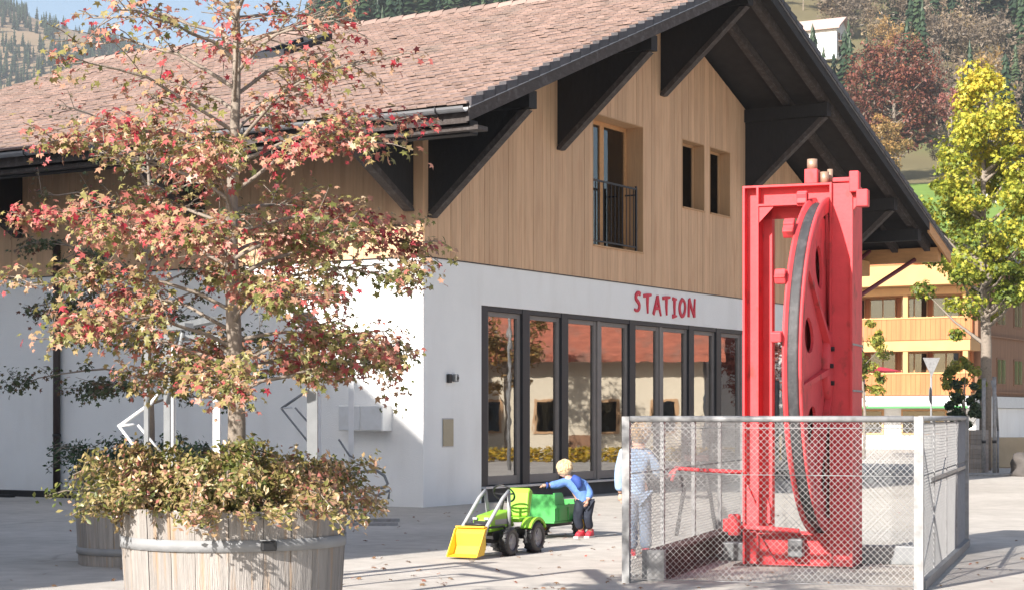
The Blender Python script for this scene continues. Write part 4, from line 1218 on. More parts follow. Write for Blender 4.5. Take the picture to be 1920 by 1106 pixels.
kid = figure('person', (1.42, 20.95, 0), 'child in a pale blue jacket and washed jeans standing at the fence, back turned', N, 1,
    (.035, .02, 1.385), .112, (.75, .65, -.15), LTBROWN, 8,
    [((-.19, .03, .72), (.05, .1, -1), (1, 0, 0), .13, .4), ((.285, .18, .93), (.5, .8, -.1), (0, 0, -1), .13, .7)],
    [('jacket', PALEJKT, ['waist', 'chest', ('collar', ((.0, .01, 1.225), .062)), 'ls', 'le', ('lw', ((-.192, .02, .75), .045)), 'rs', 're', ('rw', ((.27, .15, .935), .045)), ('hem', ((-.005, .0, .76), (.122, .10))), ('hem2', ((-.005, .0, .68), (.128, .108)))], 'chest', .022,
      [('hem2', 'hem'), ('hem', 'waist'), ('waist', 'chest'), ('chest', 'collar'), ('chest', 'ls'), ('ls', 'le'), ('le', 'lw'), ('chest', 'rs'), ('rs', 're'), ('re', 'rw')]),
     ('trousers', JEANS, ['pelvis', 'lh', 'lk', ('la', ((-.062, .03, .09), .058)), 'rh', 'rk', ('ra', ((.098, .0, .09), .058))], 'pelvis', .016,
      [('pelvis', 'lh'), ('lh', 'lk'), ('lk', 'la'), ('pelvis', 'rh'), ('rh', 'rk'), ('rk', 'ra')])],
    [((-.06, .04, 0), (-.09, .20, 0), REDSHOE), ((.10, .0, 0), (.13, .17, 0), REDSHOE)])

# ------------------------------------------------------------------ toy tractor and trailer
LIME = mat('lime_plastic', (0.25, 0.55, 0.04), 0.4, 0.06, 6, spec=0.5)
GREENP = mat('green_plastic', (0.07, 0.36, 0.09), 0.42, 0.08, 6, spec=0.5)
YELLOWP = mat('yellow_plastic', (0.80, 0.52, 0.04), 0.4, 0.05, 6, spec=0.5)
BLACKP = mat('black_plastic', (0.02, 0.02, 0.022), 0.45, 0.15, 8, spec=0.5)
GREYP = mat('grey_plastic', (0.33, 0.34, 0.35), 0.5, 0.1, 6)
AX = R(-28)
tt = empty('toy_tractor', (-.22, 21.35, 0), AX, 'green toy pedal tractor with a yellow front loader bucket', 'toy tractor')
def wheel(parent, x, y, r, w, rimmat):
    T_ = Matrix.Translation((x, y, r)) @ Matrix.Rotation(R(90), 4, 'Y')
    m_ = MB(); m_.lathe([(r * .58, -w / 2), (r * .88, -w / 2), (r, -w * .32), (r, w * .32), (r * .88, w / 2), (r * .58, w / 2)], 28, T_, True, True)
    for k in range(16):
        a_ = 2 * math.pi * k / 16
        for sgn_ in (-1, 1):
            Mx = T_ @ Matrix.Rotation(a_ + sgn_ * .08, 4, 'Z') @ Matrix.Translation((r, 0, sgn_ * w * .22)) @ Matrix.Rotation(sgn_ * .5, 4, 'X')
            m_.box(-.008, .010, -.010, .010, -w * .24, w * .24, Mx)
    ty = m_.build('wheel', BLACKP, parent)
    m_ = MB(); m_.lathe([(.001, w * .30), (r * .18, w * .34), (r * .22, w * .12), (r * .50, w * .18), (r * .585, w * .42), (r * .585, -w * .42), (r * .5, -w * .1), (.001, -w * .1)], 20, T_); m_.build('rim', rimmat, ty)
    for k in range(5):
        a_ = 2 * math.pi * k / 5
        Mx = T_ @ Matrix.Rotation(a_, 4, 'Z')
        MB().box(r * .2, r * .5, -.014, .014, w * .13, w * .26, Mx).build('spoke', rimmat, ty)
for sx in (-1, 1):
    wheel(tt, sx * .21, 0, .165, .10, GREYP); wheel(tt, sx * .225, .60, .185, .12, GREYP)
b = MB(); b.bbox(-.10, .10, -.18, .78, .17, .29, .02); b.bbox(-.17, .17, -.03, .03, .14, .20, .01); b.bbox(-.17, .17, .57, .63, .16, .22, .01); b.build('chassis', BLACKP, tt)
m_ = MB(); m_.prism([(-.26, .28), (-.28, .42), (-.18, .47), (.22, .52), (.26, .30)], -.115, .115, 'x'); bn = m_.build('bonnet', LIME, tt)
bv = bn.modifiers.new('bevel', 'BEVEL'); bv.width = .025; bv.segments = 3
b = MB(); b.box(-.09, .09, -.292, -.262, .30, .41); b.build('grille', BLACKP, tt)
for sx in (-1, 1): MB().bbox(sx * .075 - .03, sx * .075 + .03, -.30, -.27, .42, .45, .006).build('headlight', GREYP, tt)
for sx in (-1, 1): b = MB(); b.box(sx * .117 - .002, sx * .117 + .002, -.16, .14, .36, .42); b.build('decal', GREYP, tt)
m_ = MB(); m_.lathe([(.13, -.012), (.145, 0), (.13, .012), (.118, 0)], 24, Matrix.Translation((0, .27, .70)) @ Matrix.Rotation(R(-50), 4, 'X'), True, True); sw_ = m_.build('steering_wheel', BLACKP, tt)
b = MB(); b.cyl((0, .20, .50), (0, .27, .70), .018, 8); b.tube([(-.12, .27, .70), (0, .275, .69), (.12, .27, .70)], .012, 6); b.tube([(0, .27, .70), (0, .20, .61)], .012, 6); b.build('steering_column', BLACKP, tt)
b = MB(); b.bbox(-.13, .13, .40, .64, .36, .42, .02); b.build('seat', LIME, tt)
m_ = MB(); m_.prism([(.58, .42), (.66, .42), (.74, .72), (.66, .76), (.62, .70)], -.14, .14, 'x'); bs = m_.build('backrest', LIME, tt)
bv = bs.modifiers.new('bevel', 'BEVEL'); bv.width = .02; bv.segments = 3
for sx in (-1, 1):
    m_ = MB(); m_.lathe([(.205, -.07), (.235, -.07), (.235, .07), (.205, .07)], 24, Matrix.Translation((sx * .215, .60, .185)) @ Matrix.Rotation(R(90), 4, 'Y'), True, True)
    # keep the upper half as mudguard
    keep = MB()
    for fc in m_.f:
        if min(m_.v[i].z if hasattr(m_.v[i], 'z') else m_.v[i][2] for i in fc) > .27: keep.add([m_.v[i] for i in fc], [tuple(range(len(fc)))])
    keep.build('mudguard', LIME, tt, fix=False)
# loader
for sx in (-1, 1):
    ar = MB().tube([(sx * .155, .10, .74), (sx * .155, -.05, .66), (sx * .155, -.42, .36), (sx * .155, -.50, .22)], .022, 8).build('loader_arm', GREYP, tt)
    MB().cyl((sx * .155, .10, .74), (sx * .13, .16, .30), .022, 8).build('loader_mast', GREYP, tt)
    MB().cyl((sx * .155, -.02, .34), (sx * .155, -.40, .34), .014, 8).build('loader_ram', BLACKP, tt)
b = MB(); b.cyl((-.155, -.40, .375), (.155, -.40, .375), .016, 8); b.build('cross_bar', BLACKP, tt)
W2 = .185
prof = [(-.48, .345), (-.53, .27), (-.52, .13), (-.57, .04), (-.74, .02)]
m_ = MB()
thick = [(p[0] - .016, p[1] + .010) for p in prof]
m_.prism(prof + thick[::-1], -W2, W2, 'x')
bu = m_.build('bucket', YELLOWP, tt)
for sx in (-1, 1):
    m_ = MB(); m_.prism([(-.49, .345), (-.55, .33), (-.63, .20), (-.74, .03), (-.57, .042), (-.525, .13), (-.535, .27)], sx * W2 - .006 + sx * .007, sx * W2 + .006 + sx * .007, 'x'); m_.build('bucket_cheek', YELLOWP, bu)
b = MB(); b.box(-W2, W2, -.55, -.47, .347, .363); b.build('bucket_lip', YELLOWP, bu)

tl = empty('toy_trailer', (.31, 24.15, 0), AX, 'green toy trailer parked behind the toy tractor', 'toy trailer')
b = MB(); b.bbox(-.22, .22, .10, 1.05, .20, .23, .01); tray = b.build('tray', GREENP, tl)
for sx in (-1, 1):
    m_ = MB(); m_.prism([(.10, .231), (.10, .60), (.30, .60), (.34, .57), (.40, .42), (.82, .42), (.90, .50), (1.05, .50), (1.05, .231)], sx * .215 - .014, sx * .215 + .014, 'x')
    sp = m_.build('side_wall', GREENP, tl)
    for yy in (.22, .50, .72, .95): MB().box(sx * .235 - .006, sx * .235 + .006, yy - .015, yy + .015, .24, .45).build('rib', GREENP, sp)
    MB().box(sx * .236 - .007, sx * .236 + .007, .11, 1.04, .40, .44).build('rib', GREENP, sp)
b = MB(); b.box(-.20, .20, .10, .125, .231, .58); b.build('front_wall', GREENP, tl)
b = MB(); b.box(-.20, .20, 1.025, 1.05, .231, .48); b.build('tailgate', GREENP, tl)
b = MB(); b.bbox(-.05, .05, -.30, .98, .14, .195, .01); b.build('drawbar', BLACKP, tl)
for sx in (-1, 1): wheel(tl, sx * .27, .74, .15, .08, YELLOWP)

# ------------------------------------------------------------------ neighbouring chalet outside the picture on the left, it throws the large shadow
dS = Vector((math.sin(SUN_AZ), math.cos(SUN_AZ), 0))
nb = empty('neighbour_chalet', (-9.15, 10.85, 0), -SUN_AZ, 'tall white chalet with wide flat-topped roof standing left of the forecourt', 'building')
# local x to the right of the light, y along it
ZE, PIT, HALF = 8.35, .70, 20.0
def zr(x_): return ZE + PIT * (HALF - abs(x_ + HALF))
ZT = 16.9; XT = (ZT - ZE) / PIT
b = MB(); b.prism([(-2 * HALF, 0), (0, 0), (0, ZE), (-XT, ZT), (-2 * HALF + XT, ZT), (-2 * HALF, ZE)], -9.0, -.2); nbw = b.build('wall', PLASTER, nb)
b = MB(); b.prism([(.0, ZE + .003), (.0, ZE + .25), (-XT, ZT + .3), (-2 * HALF + XT, ZT + .3), (-2 * HALF, ZE + .25), (-2 * HALF, ZE + .003), (-2 * HALF + XT, ZT + .003), (-XT, ZT + .003)], -9.5, 0); b.build('roof', TILE, nb)
for i, xx in enumerate((-4, -9, -14, -19, -24, -29, -34)):
    for zz in (1.2, 4.4, 7.6):
        b = MB(); b.box(xx - .6, xx + .6, -.199, -.12, zz, zz + 1.4); wf = b.build('window', LARCH2, nb)
        b = MB(); b.box(xx - .5, xx + .5, -.119, -.10, zz + .1, zz + 1.3); b.build('pane', GLASS2, wf)

# ------------------------------------------------------------------ hotel
HOTWOOD = mat('honey_wood', (0.44, 0.165, 0.065), 0.75, 0.14, 1.2, 0.2, 5, stretch=(5, 5, 0.4), dirt=((0.36, 0.13, 0.05), 0.6, 0.8, (4, 4, .5)), objrnd=.08)
HOTPALE = mat('pale_wood_band', (0.52, 0.30, 0.13), 0.75, 0.08, 2)
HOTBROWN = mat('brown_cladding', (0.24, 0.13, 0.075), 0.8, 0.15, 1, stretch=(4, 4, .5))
HOTDARK = mat('dark_opening', (0.03, 0.028, 0.026), 0.6, 0.2)
ht = empty('chalet_hotel', (21.7, 88, 0), R(-31), 'honey-coloured wooden hotel with stacked balconies right of the station', 'building')
D_ = 24
b = MB(); b.box(-22, -.3, 1.6, D_, 2.6, 9.4); b.build('upper_wall', HOTWOOD, ht)
b = MB(); b.box(-22, 0, 1.2, D_, 0, 2.0); b.build('ground_wall', PLASTER, ht)
b = MB(); b.box(-22, .15, -.25, D_, 2.02, 2.58); b.build('fascia', WHITEMETAL, ht)
b = MB(); b.box(-22, .05, -.3, -.26, 2.0, 2.10); b.build('awning_edge', GREENP, ht)
for zz, hh_ in ((2.62, 1.02), (5.28, 1.02)):
    b = MB(); b.box(-22, .1, -.06, 1.6, zz - .02, zz + .10); slab = b.build('balcony_slab', HOTPALE, ht)
    x_ = -21.9
    while x_ < .05:
        b = MB(); b.box(x_, x_ + .236, -.10, -.06, zz + .0, zz + hh_); b.build('balcony_board', HOTWOOD, slab); x_ += .245
    b = MB(); b.box(-22, .12, -.14, -.02, zz + hh_ + .002, zz + hh_ + .07); b.build('balcony_rail', HOTPALE, slab)
b = MB(); b.box(-22, .1, -.05, 1.59, 4.75, 5.25); b.build('ceiling_band', HOTPALE, ht)
b = MB(); b.box(-22, .1, -.05, 1.59, 7.45, 7.80); b.build('ceiling_band', HOTPALE, ht)
b = MB(); b.box(-22.3, .5, -.9, -.05, 7.85, 8.8); b.box(-22.3, .5, -.05, 1.58, 7.82, 8.8); b.build('gable_band', HOTPALE, ht)
for xx in (-.15, -3.1, -6.3, -9.5, -12.7):
    for zz, z1 in ((3.7, 4.74), (6.36, 7.44)):
        b = MB(); b.box(xx - .12, xx + .12, 0.0, .24, zz, z1); b.build('balcony_post', HOTPALE, ht)
for zz in (3.0, 5.7):
    for i in range(7):
        xx = -1.0 - i * 1.6
        f = MB(); f.box(xx - 1.25, xx + .1, 1.52, 1.598, zz, zz + 1.75); fo = f.build('window', NEWWOOD, ht)
        for q in (0, 1):
            b = MB(); b.box(xx - 1.18 + q * .65, xx - .60 + q * .65, 1.49, 1.519, zz + .08, zz + 1.67); b.build('pane', GLASS2, fo)
for i in range(5):
    xx = -1.4 - i * 3.2
    f = MB(); f.box(xx - 2.3, xx, 1.12, 1.198, .7, 1.95); fo = f.build('window', NEWWOOD, ht)
    b = MB(); b.box(xx - 2.2, xx - .1, 1.09, 1.118, .8, 1.85); b.build('pane', GLASS2, fo)
# side wall of the hotel, its shade put into the darker brown
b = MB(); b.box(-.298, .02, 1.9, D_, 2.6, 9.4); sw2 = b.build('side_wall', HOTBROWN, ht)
for yy in (4.5, 7.5, 10.5, 13.5):
    for zz in (3.15, 6.1):
        f = MB(); f.box(.021, .06, yy, yy + 1.5, zz, zz + 1.35); fo = f.build('window', HOTBROWN, ht)
        for q in (0, 1):
            b = MB(); b.box(.061, .075, yy + .08 + q * .72, yy + .70 + q * .72, zz + .08, zz + 1.27); b.build('pane', GLASS2, fo)
for zz in (2.75, 5.5):
    b = MB(); b.box(.021, .14, 3.0, D_, zz, zz + .08); b.build('side_cornice', HOTBROWN, ht)
b = MB(); b.prism([(-23.5, 8.6), (-11, 12.9), (1.6, 8.6), (1.6, 8.85), (-11, 13.2), (-23.5, 8.85)], -2.0, D_ + 1.5); b.build('roof', ROOFDECK, ht)
b = MB(); b.prism([(-22, 8.81), (-.2, 8.81), (-11, 12.6)], .2, .4); b.build('gable', HOTWOOD, ht)

# terrace umbrella in front of the hotel
um = empty('parasol', (14.1, 74, 0), 0, 'dark red parasol open on the hotel terrace', 'parasol')
UMB = mat('red_canvas', (0.42, 0.03, 0.05), 0.8, 0.08)
m_ = MB(); m_.lathe([(1.6, 3.38), (1.0, 3.52), (.4, 3.62), (.02, 3.68)], 8, None, False); m_.build('canopy', UMB, um)
b = MB(); b.cyl((0, 0, 0), (0, 0, 3.67), .03, 8); b.build('pole', WHITEMETAL, um)

# street furniture at the right
sg = empty('yield_sign', (13.6, 60, 0), 0, 'back of a triangular yield sign on a post with a round sign below', 'road sign')
b = MB(); b.prism([(-.28, 3.50), (.28, 3.50), (.0, 2.86)], -.006, .006); p_ = b.build('triangle_plate', GALV, sg)
b = MB(); b.box(-.16, .16, .008, .03, 3.36, 3.40); b.build('clamp', GREYMETAL, p_)
m_ = MB(); m_.lathe([(.001, -.006), (.26, -.006), (.26, .006), (.001, .006)], 24, Matrix.Translation((-.04, .0, 2.30)) @ Matrix.Rotation(R(68), 4, 'Z') @ Matrix.Rotation(R(90), 4, 'X')); m_.build('round_plate', GREYMETAL, sg)
b = MB(); b.cyl((0, .04, 0), (0, .04, 3.45), .032, 10); b.build('post', GALV, sg)
for (x, y, h_, lab) in ((13.0, 51, 2.62, 'left one of two plain steel posts beside the wooden planter box'), (13.32, 51.1, 2.66, 'right one of two plain steel posts beside the wooden planter box')):
    e = empty('steel_post', (x, y, 0), 0, lab, 'post', 'plain steel posts')
    b = MB(); b.cyl((0, 0, 0), (0, 0, h_), .055, 12); b.build('tube', GALV, e)
    b = MB(); b.cyl((0, 0, h_), (0, 0, h_ + .03), .06, 12); b.build('cap', GREYMETAL, e)
    b = MB(); b.cyl((0, 0, .86), (0, 0, .94), .062, 12); b.build('collar', IRON, e)
lp_ = empty('leaning_pole', (13.55, 51.6, 0), 0, 'thin grey pole leaning behind the steel posts', 'pole')
b = MB(); b.tube([(0, 0, 1.2), (-.05, 0, 2.1), (-.18, 0, 2.6)], .035, 8); b.tube([(0, 0, 1.2), (.0, 0, .0)], .035, 8); b.build('tube', GALV, lp_)
pb = empty('planter_box', (12.95, 53, 0), R(-20), 'square grey-brown wooden planter box with a dark evergreen shrub', 'planter')
for k in range(9):
    z = k * .135
    for (x0, x1, y0, y1) in ((-.62, .62, -.62, -.57), (.57, .62, -.568, .57), (-.62, -.57, -.568, .57), (-.62, .62, .572, .62)):
        b = MB(); b.box(x0, x1, y0, y1, z, z + .128); b.build('plank', WOODTUB, pb)
b = MB(); b.box(-.565, .565, -.565, .565, .9, 1.08); b.build('soil', SOIL, pb)
ks = MB(); ks.bbox(11.5, 18.5, 49.6, 50.2, 0, .07, .02); ko = ks.build('kerb_slab', GALV); tag(ko, kind='structure')
STONE = mat('dark_boulder_rock', (0.085, 0.075, 0.07), 0.85, 0.3, 3, 0.8, 10)
bm = bmesh.new(); bmesh.ops.create_icosphere(bm, subdivisions=4, radius=1)
rs_ = random.Random(2)
ph = [(rs_.uniform(1, 4), rs_.uniform(0, 6), Vector((rs_.gauss(0, 1), rs_.gauss(0, 1), rs_.gauss(0, 1))).normalized()) for _ in range(14)]
for v in bm.verts:
    d_ = v.co.normalized(); r_ = 1 + sum(.05 * math.sin(f_ * 2 * d_.dot(ax_) + p0) for f_, p0, ax_ in ph)
    v.co = Vector((d_.x * .85 * r_, d_.y * .6 * r_, max(-.15, d_.z * .55 * r_)))
me = bpy.data.meshes.new('boulder'); bm.to_mesh(me); bm.free()
for p in me.polygons: p.use_smooth = True
o = link('boulder', me, STONE); o.location = (14.15, 49.6, .1); tag(o, 'dark rough boulder at the right edge beside the kerb slab', 'boulder')

# low roadside wall and benches beyond the fence
lwv = MB(); lwv.bbox(14.2, 24, 57.6, 58.0, 0, .95, .03); o = lwv.build('low_wall', mat('sand_wall', (0.42, 0.34, 0.24), 0.9, 0.1, 2, 0.3)); tag(o, 'low sand-coloured wall behind the boulder', 'wall')

# houses facing the shop front, mirrored in its panes
CREAM = mat('cream_render', (0.62, 0.55, 0.43), 0.9, 0.05)
REDROOF = mat('red_tile_roof', (0.36, 0.115, 0.07), 0.85, 0.30, 2.5, 0.6, 8, stretch=(1, 1, 3), dirt=((0.20, 0.12, 0.09), 0.8, 1.2))
def house(x, y, rz, w, d, eave, ridge, wallm, label):
    e = empty('village_house', (x, y, 0), rz, label, 'house', 'village houses opposite the station')
    b = MB(); b.prism([(-d / 2, 0), (d / 2, 0), (d / 2, eave), (0, ridge), (-d / 2, eave)], -w / 2, w / 2, 'x'); b.build('wall', wallm, e)
    ov = 1.0; k_ = (ridge - eave) / (d / 2)
    b = MB(); b.prism([(-d / 2 - ov, eave - ov * k_ + .01), (0, ridge + .01), (d / 2 + ov, eave - ov * k_ + .01), (d / 2 + ov, eave - ov * k_ + .3), (0, ridge + .3), (-d / 2 - ov, eave - ov * k_ + .3)], -w / 2 - .8, w / 2 + .8, 'x'); b.build('roof', REDROOF, e)
    for zz in ([.9] if eave < 5.2 else [.9, 3.4]):
        xx = -w / 2 + 1.6
        while xx < w / 2 - 1:
            b = MB(); b.box(xx - .55, xx + .55, -d / 2 - .06, -d / 2 - .002, zz, zz + 1.4); wf = b.build('window', LARCH2, e)
            b = MB(); b.box(xx - .45, xx + .45, -d / 2 - .08, -d / 2 - .061, zz + .1, zz + 1.3); b.build('pane', GLASS2, wf)
            xx += 2.4
    b = MB(); b.box(-.5, .5, -d / 2 - .08, -d / 2 - .003, .0, .85); b.build('door', HOTBROWN, e)
house(38.5, 59, R(-61), 10, 9, 4.6, 8.2, CREAM, 'cream house with red tiled roof opposite the left end of the shop front')
house(41, 74, R(29), 9, 12, 4.2, 8.6, PLASTER, 'white house with red tiled roof opposite the right end of the shop front')
house(34.5, 42, R(-61), 10, 9, 4.0, 7.8, HOTWOOD, 'wooden house with red tiled roof nearest the street opposite the station')

HEDGEY = leaf_mat('golden_hedge_leaves', [(0, (.20, .17, .03)), (.5, (.48, .34, .04)), (1, (.60, .36, .04))], .3)
# ------------------------------------------------------------------ trees and background planting
YMAPLE = leaf_mat('yellow_maple_leaves', [(0, (.08, .12, .02)), (.3, (.22, .27, .035)), (.6, (.42, .42, .05)), (.9, (.56, .48, .06)), (1, (.58, .44, .06))], .35)
LIMEL = leaf_mat('lime_tree_leaves', [(0, (.10, .15, .03)), (.5, (.25, .27, .05)), (1, (.42, .34, .06))], .35)
BEECH = leaf_mat('copper_beech_leaves', [(0, (.06, .055, .025)), (.3, (.12, .05, .03)), (.7, (.19, .055, .04)), (1, (.26, .11, .05))], .25)
OCHRE = leaf_mat('ochre_leaves', [(0, (.16, .12, .04)), (.5, (.33, .20, .07)), (1, (.44, .26, .09))], .3)
PINKL = leaf_mat('pink_leaves', [(0, (.25, .09, .07)), (1, (.42, .16, .13))], .3)
CONIF = leaf_mat('spruce_needles', [(0, (.018, .035, .018)), (.5, (.035, .065, .03)), (1, (.07, .10, .045))], .15)
BARE = leaf_mat('bare_autumn_twigs', [(0, (.13, .105, .085)), (.5, (.21, .165, .12)), (.8, (.27, .19, .12)), (1, (.30, .22, .10))], .25)

def leaf_tree(name, loc, height, radii, crown0, n, size, material, label, seed, group=None, clumps=60, trunk_r=.18, tmpl=OVAL, taper=0.0, cat='tree', grade=0.0, cr=.27):
    """trunk with limbs and a clumpy crown of single leaves"""
    rng_ = np.random.default_rng(seed); rd = random.Random(seed)
    e = empty(name, loc, 0, label, cat, group)
    b = MB()
    b.tube([(0, 0, -.3), (.05, 0, height * .3), (-.05, .05, height * .6), (0, 0, height * .9)], [trunk_r, trunk_r * .8, trunk_r * .5, trunk_r * .15], 8)
    cz = (crown0 + height) / 2; hz = (height - crown0) / 2
    C_ = []
    while len(C_) < clumps:
        v = rng_.uniform(-1, 1, 3)
        if np.dot(v, v) > 1 or np.dot(v, v) < .12: continue
        tp = 1 - taper * (v[2] * .5 + .5)
        C_.append((v[0] * radii[0] * tp, v[1] * radii[1] * tp, cz + v[2] * hz))
    C_ = np.array(C_)
    for c_ in C_[::3]:
        s_ = Vector((0, 0, max(crown0 * .8, c_[2] - abs(c_[0]) * .8 - .3))); t_ = Vector(c_)
        b.tube([s_, s_.lerp(t_, .5) + Vector((0, 0, -.05 * height * .2)), t_], [trunk_r * .35, trunk_r * .2, trunk_r * .06], 5, False)
    b.build('trunk', BARK, e, fix=False)
    pc = rng_.integers(0, clumps, n); rad_ = np.mean(radii) * cr
    cs_ = rng_.uniform(.5, 1.6, clumps)
    off = rng_.normal(0, 1, (n, 3)); off /= np.linalg.norm(off, axis=1)[:, None]; off *= (rng_.uniform(.1, 1, n) ** .5 * rad_ * cs_[pc])[:, None]
    off[:, 2] *= .75
    P_ = C_[pc] + off
    Nn = off / rad_ + rng_.normal(0, .5, (n, 3)) + np.array([0, 0, .4])
    M_ = frames(Nn, rng_.uniform(0, 6.28, n)) * rng_.uniform(size * .7, size * 1.35, n)[:, None, None]
    rn = np.clip(rng_.uniform(-.25, .25, clumps)[pc] + .5 + rng_.normal(0, .2, n) + grade * (P_[:, 2] - cz) / hz, 0, 1)
    o = bulk('crown', tmpl[0], tmpl[1], M_, P_, rn, material, e); tag(o, kind='stuff')
    return e
leaf_tree('maple_tree', (14.05, 55, 0), 12.1, (2.6, 2.2), 3.7, 21000, .135, YMAPLE, 'tall yellow maple at the right edge in front of the hotel', 21, clumps=150, trunk_r=.20, tmpl=STAR, taper=.62, grade=.30, cr=.17)
leaf_tree('lime_tree', (13.3, 70, 0), 5.6, (.9, .9), 2.2, 2600, .17, LIMEL, 'small yellow-green tree between the red frame and the hotel', 23, clumps=30, trunk_r=.07)
leaf_tree('evergreen_shrub', (12.95, 53, .95), 1.75, (.55, .5), .2, 2600, .12, CONIF, 'dark evergreen shrub growing in the square planter box', 24, clumps=26, trunk_r=.05, cat='shrub')
leaf_tree('yellow_shrub', (13.3, 54.2, 0), 3.4, (.7, .5), 1.9, 1500, .15, LIMEL, 'loose yellow-green shrub at the foot of the yellow maple', 25, clumps=18, trunk_r=.05, cat='shrub')
hz_ = lambda x, y: hill_h(x, y)
def hill_tree(px, y, **kw):
    pass
x, y = 62.0, 300.0; leaf_tree('copper_beech', (x, y, hill_h(x, y) - .3), 23.5, (7.8, 7), 4.5, 12000, .62, BEECH, 'big copper-red beech on the hillside above the roof', 31, clumps=150, trunk_r=.5)
x, y = 57.0, 285.0; leaf_tree('ochre_tree', (x, y, hill_h(x, y) - .3), 11.5, (4.2, 4), 2.2, 4200, .48, OCHRE, 'ochre autumn tree in front of the copper beech', 32, clumps=60, trunk_r=.25)
x, y = 72.0, 306.0; leaf_tree('bare_tree', (x, y, hill_h(x, y) - .3), 9.0, (3.6, 3.2), 2.5, 2600, .36, BARE, 'pale half-bare tree right of the copper beech', 33, clumps=50, trunk_r=.2)
x, y = 75.5, 318.0; leaf_tree('pink_tree', (x, y, hill_h(x, y) + 6), 9.5, (2.8, 2.5), 2.0, 2200, .42, PINKL, 'small pink-red tree between the beech and the spruces', 34, clumps=36, trunk_r=.2)
x, y = 66.0, 268.0; leaf_tree('orchard_tree', (x, y, hill_h(x, y) - .2), 5.0, (2.4, 2.2), 1.6, 1500, .35, BARE, 'low bare orchard tree at the top of the green meadow', 35, clumps=30, trunk_r=.14)
x, y = 16.5, 60.0; leaf_tree('maple_tree', (26, 45, 0), 8, (1.9, 1.8), 2.6, 3600, .22, YMAPLE, 'yellow maple opposite the shop front, mirrored in its panes', 36, clumps=70, trunk_r=.15, tmpl=STAR)

rhh = np.random.default_rng(4)
e = empty('clipped_hedge', (27.5, 47.5, 0), R(-61), 'low golden hedge along the street opposite the station', 'hedge')
P_ = np.stack([rhh.uniform(-14, 14, 9000), rhh.uniform(-.35, .35, 9000), rhh.uniform(.02, .5, 9000)], 1)
o = bulk('foliage', OVAL[0], OVAL[1], frames(rhh.normal(0, 1, (9000, 3)), rhh.uniform(0, 6, 9000)) * .16, P_, rhh.random(9000), HEDGEY, e); tag(o, kind='stuff')
b = MB()
for xx in np.arange(-13.5, 14, .9): b.tube([(xx, 0, 0), (xx + .05, .02, .6)], .02, 5, False)
b.build('stems', BARK, e)
for i, (xx, yy) in enumerate(((17.5, 44.5), (22.5, 53.0))):
    e = empty('street_lamp', (xx, yy, 0), 0, ('slim grey street lamp nearer to the station forecourt', 'slim grey street lamp farther along the street')[i], 'street lamp', 'slim street lamps')
    MB().tube([(0, 0, 0), (0, 0, 4.6), (-.1, 0, 5.0), (-.6, 0, 5.15)], [.07, .05, .045, .04], 10).build('column', GALV, e)
    MB().bbox(-1.05, -.55, -.1, .1, 5.1, 5.2, .03).build('lamp_head', GREYMETAL, e)

for i, (xx, yy, hh_, mt, lab) in enumerate(((29, 50.5, 8.5, OCHRE, 'ochre tree before the cream house opposite the station'), (36, 66.5, 6.5, PINKL, 'pale pink tree between the houses opposite the station'))):
    leaf_tree('street_tree', (xx, yy, 0), hh_, (2.0, 1.9), 2.2, 4200, .2, mt, lab, 60 + i, clumps=50, trunk_r=.12)

# house high on the hillside
x, y = 71.0, 425.0
hh = empty('hillside_house', (x, y, hill_h(x, y) - 1), R(62), 'white house with pale pink roof high on the wooded hillside', 'house')
b = MB(); b.prism([(-4.2, 0), (4.2, 0), (4.2, 7.2), (0, 9.6), (-4.2, 7.2)], -5, 5); b.build('wall', PLASTER, hh)
PINKROOF = mat('faded_roof', (0.52, 0.36, 0.32), 0.85, 0.1)
b = MB(); b.prism([(-5.2, 6.7), (0, 9.65), (5.2, 6.7), (5.2, 7.1), (0, 10.1), (-5.2, 7.1)], -6, 6); b.build('roof', PINKROOF, hh)
for xx in (-2.4, 0, 2.4):
    for zz in (1.6, 4.6):
        b = MB(); b.box(xx - .6, xx + .6, -5.08, -5.002, zz, zz + 1.5); wf = b.build('window', HOTBROWN, hh)
        b = MB(); b.box(xx - .45, xx + .45, -5.12, -5.081, zz + .15, zz + 1.35); b.build('pane', GLASS2, wf)
b = MB(); b.box(-3.2, 3.2, -6.2, -5.002, 4.0, 4.15); b.build('balcony', HOTBROWN, hh)
# small white shed on the meadow edge
x, y = 66.5, 258.0
sh = empty('meadow_shed', (x, y, hill_h(x, y) + .2), R(10), 'small pale shed at the upper edge of the green meadow', 'shed')
b = MB(); b.prism([(-1.0, 0), (1.0, 0), (1.0, 2.0), (0, 2.6), (-1.0, 2.0)], -1, 1); b.build('wall', PLASTER, sh)
b = MB(); b.prism([(-1.3, 1.9), (0, 2.65), (1.3, 1.9), (1.3, 2.0), (0, 2.8), (-1.3, 2.0)], -1.2, 1.2); b.build('roof', DARKWOOD, sh)
b = MB(); b.box(-.4, .4, -1.06, -1.002, .0, 1.6); b.build('door', DARKWOOD, sh)

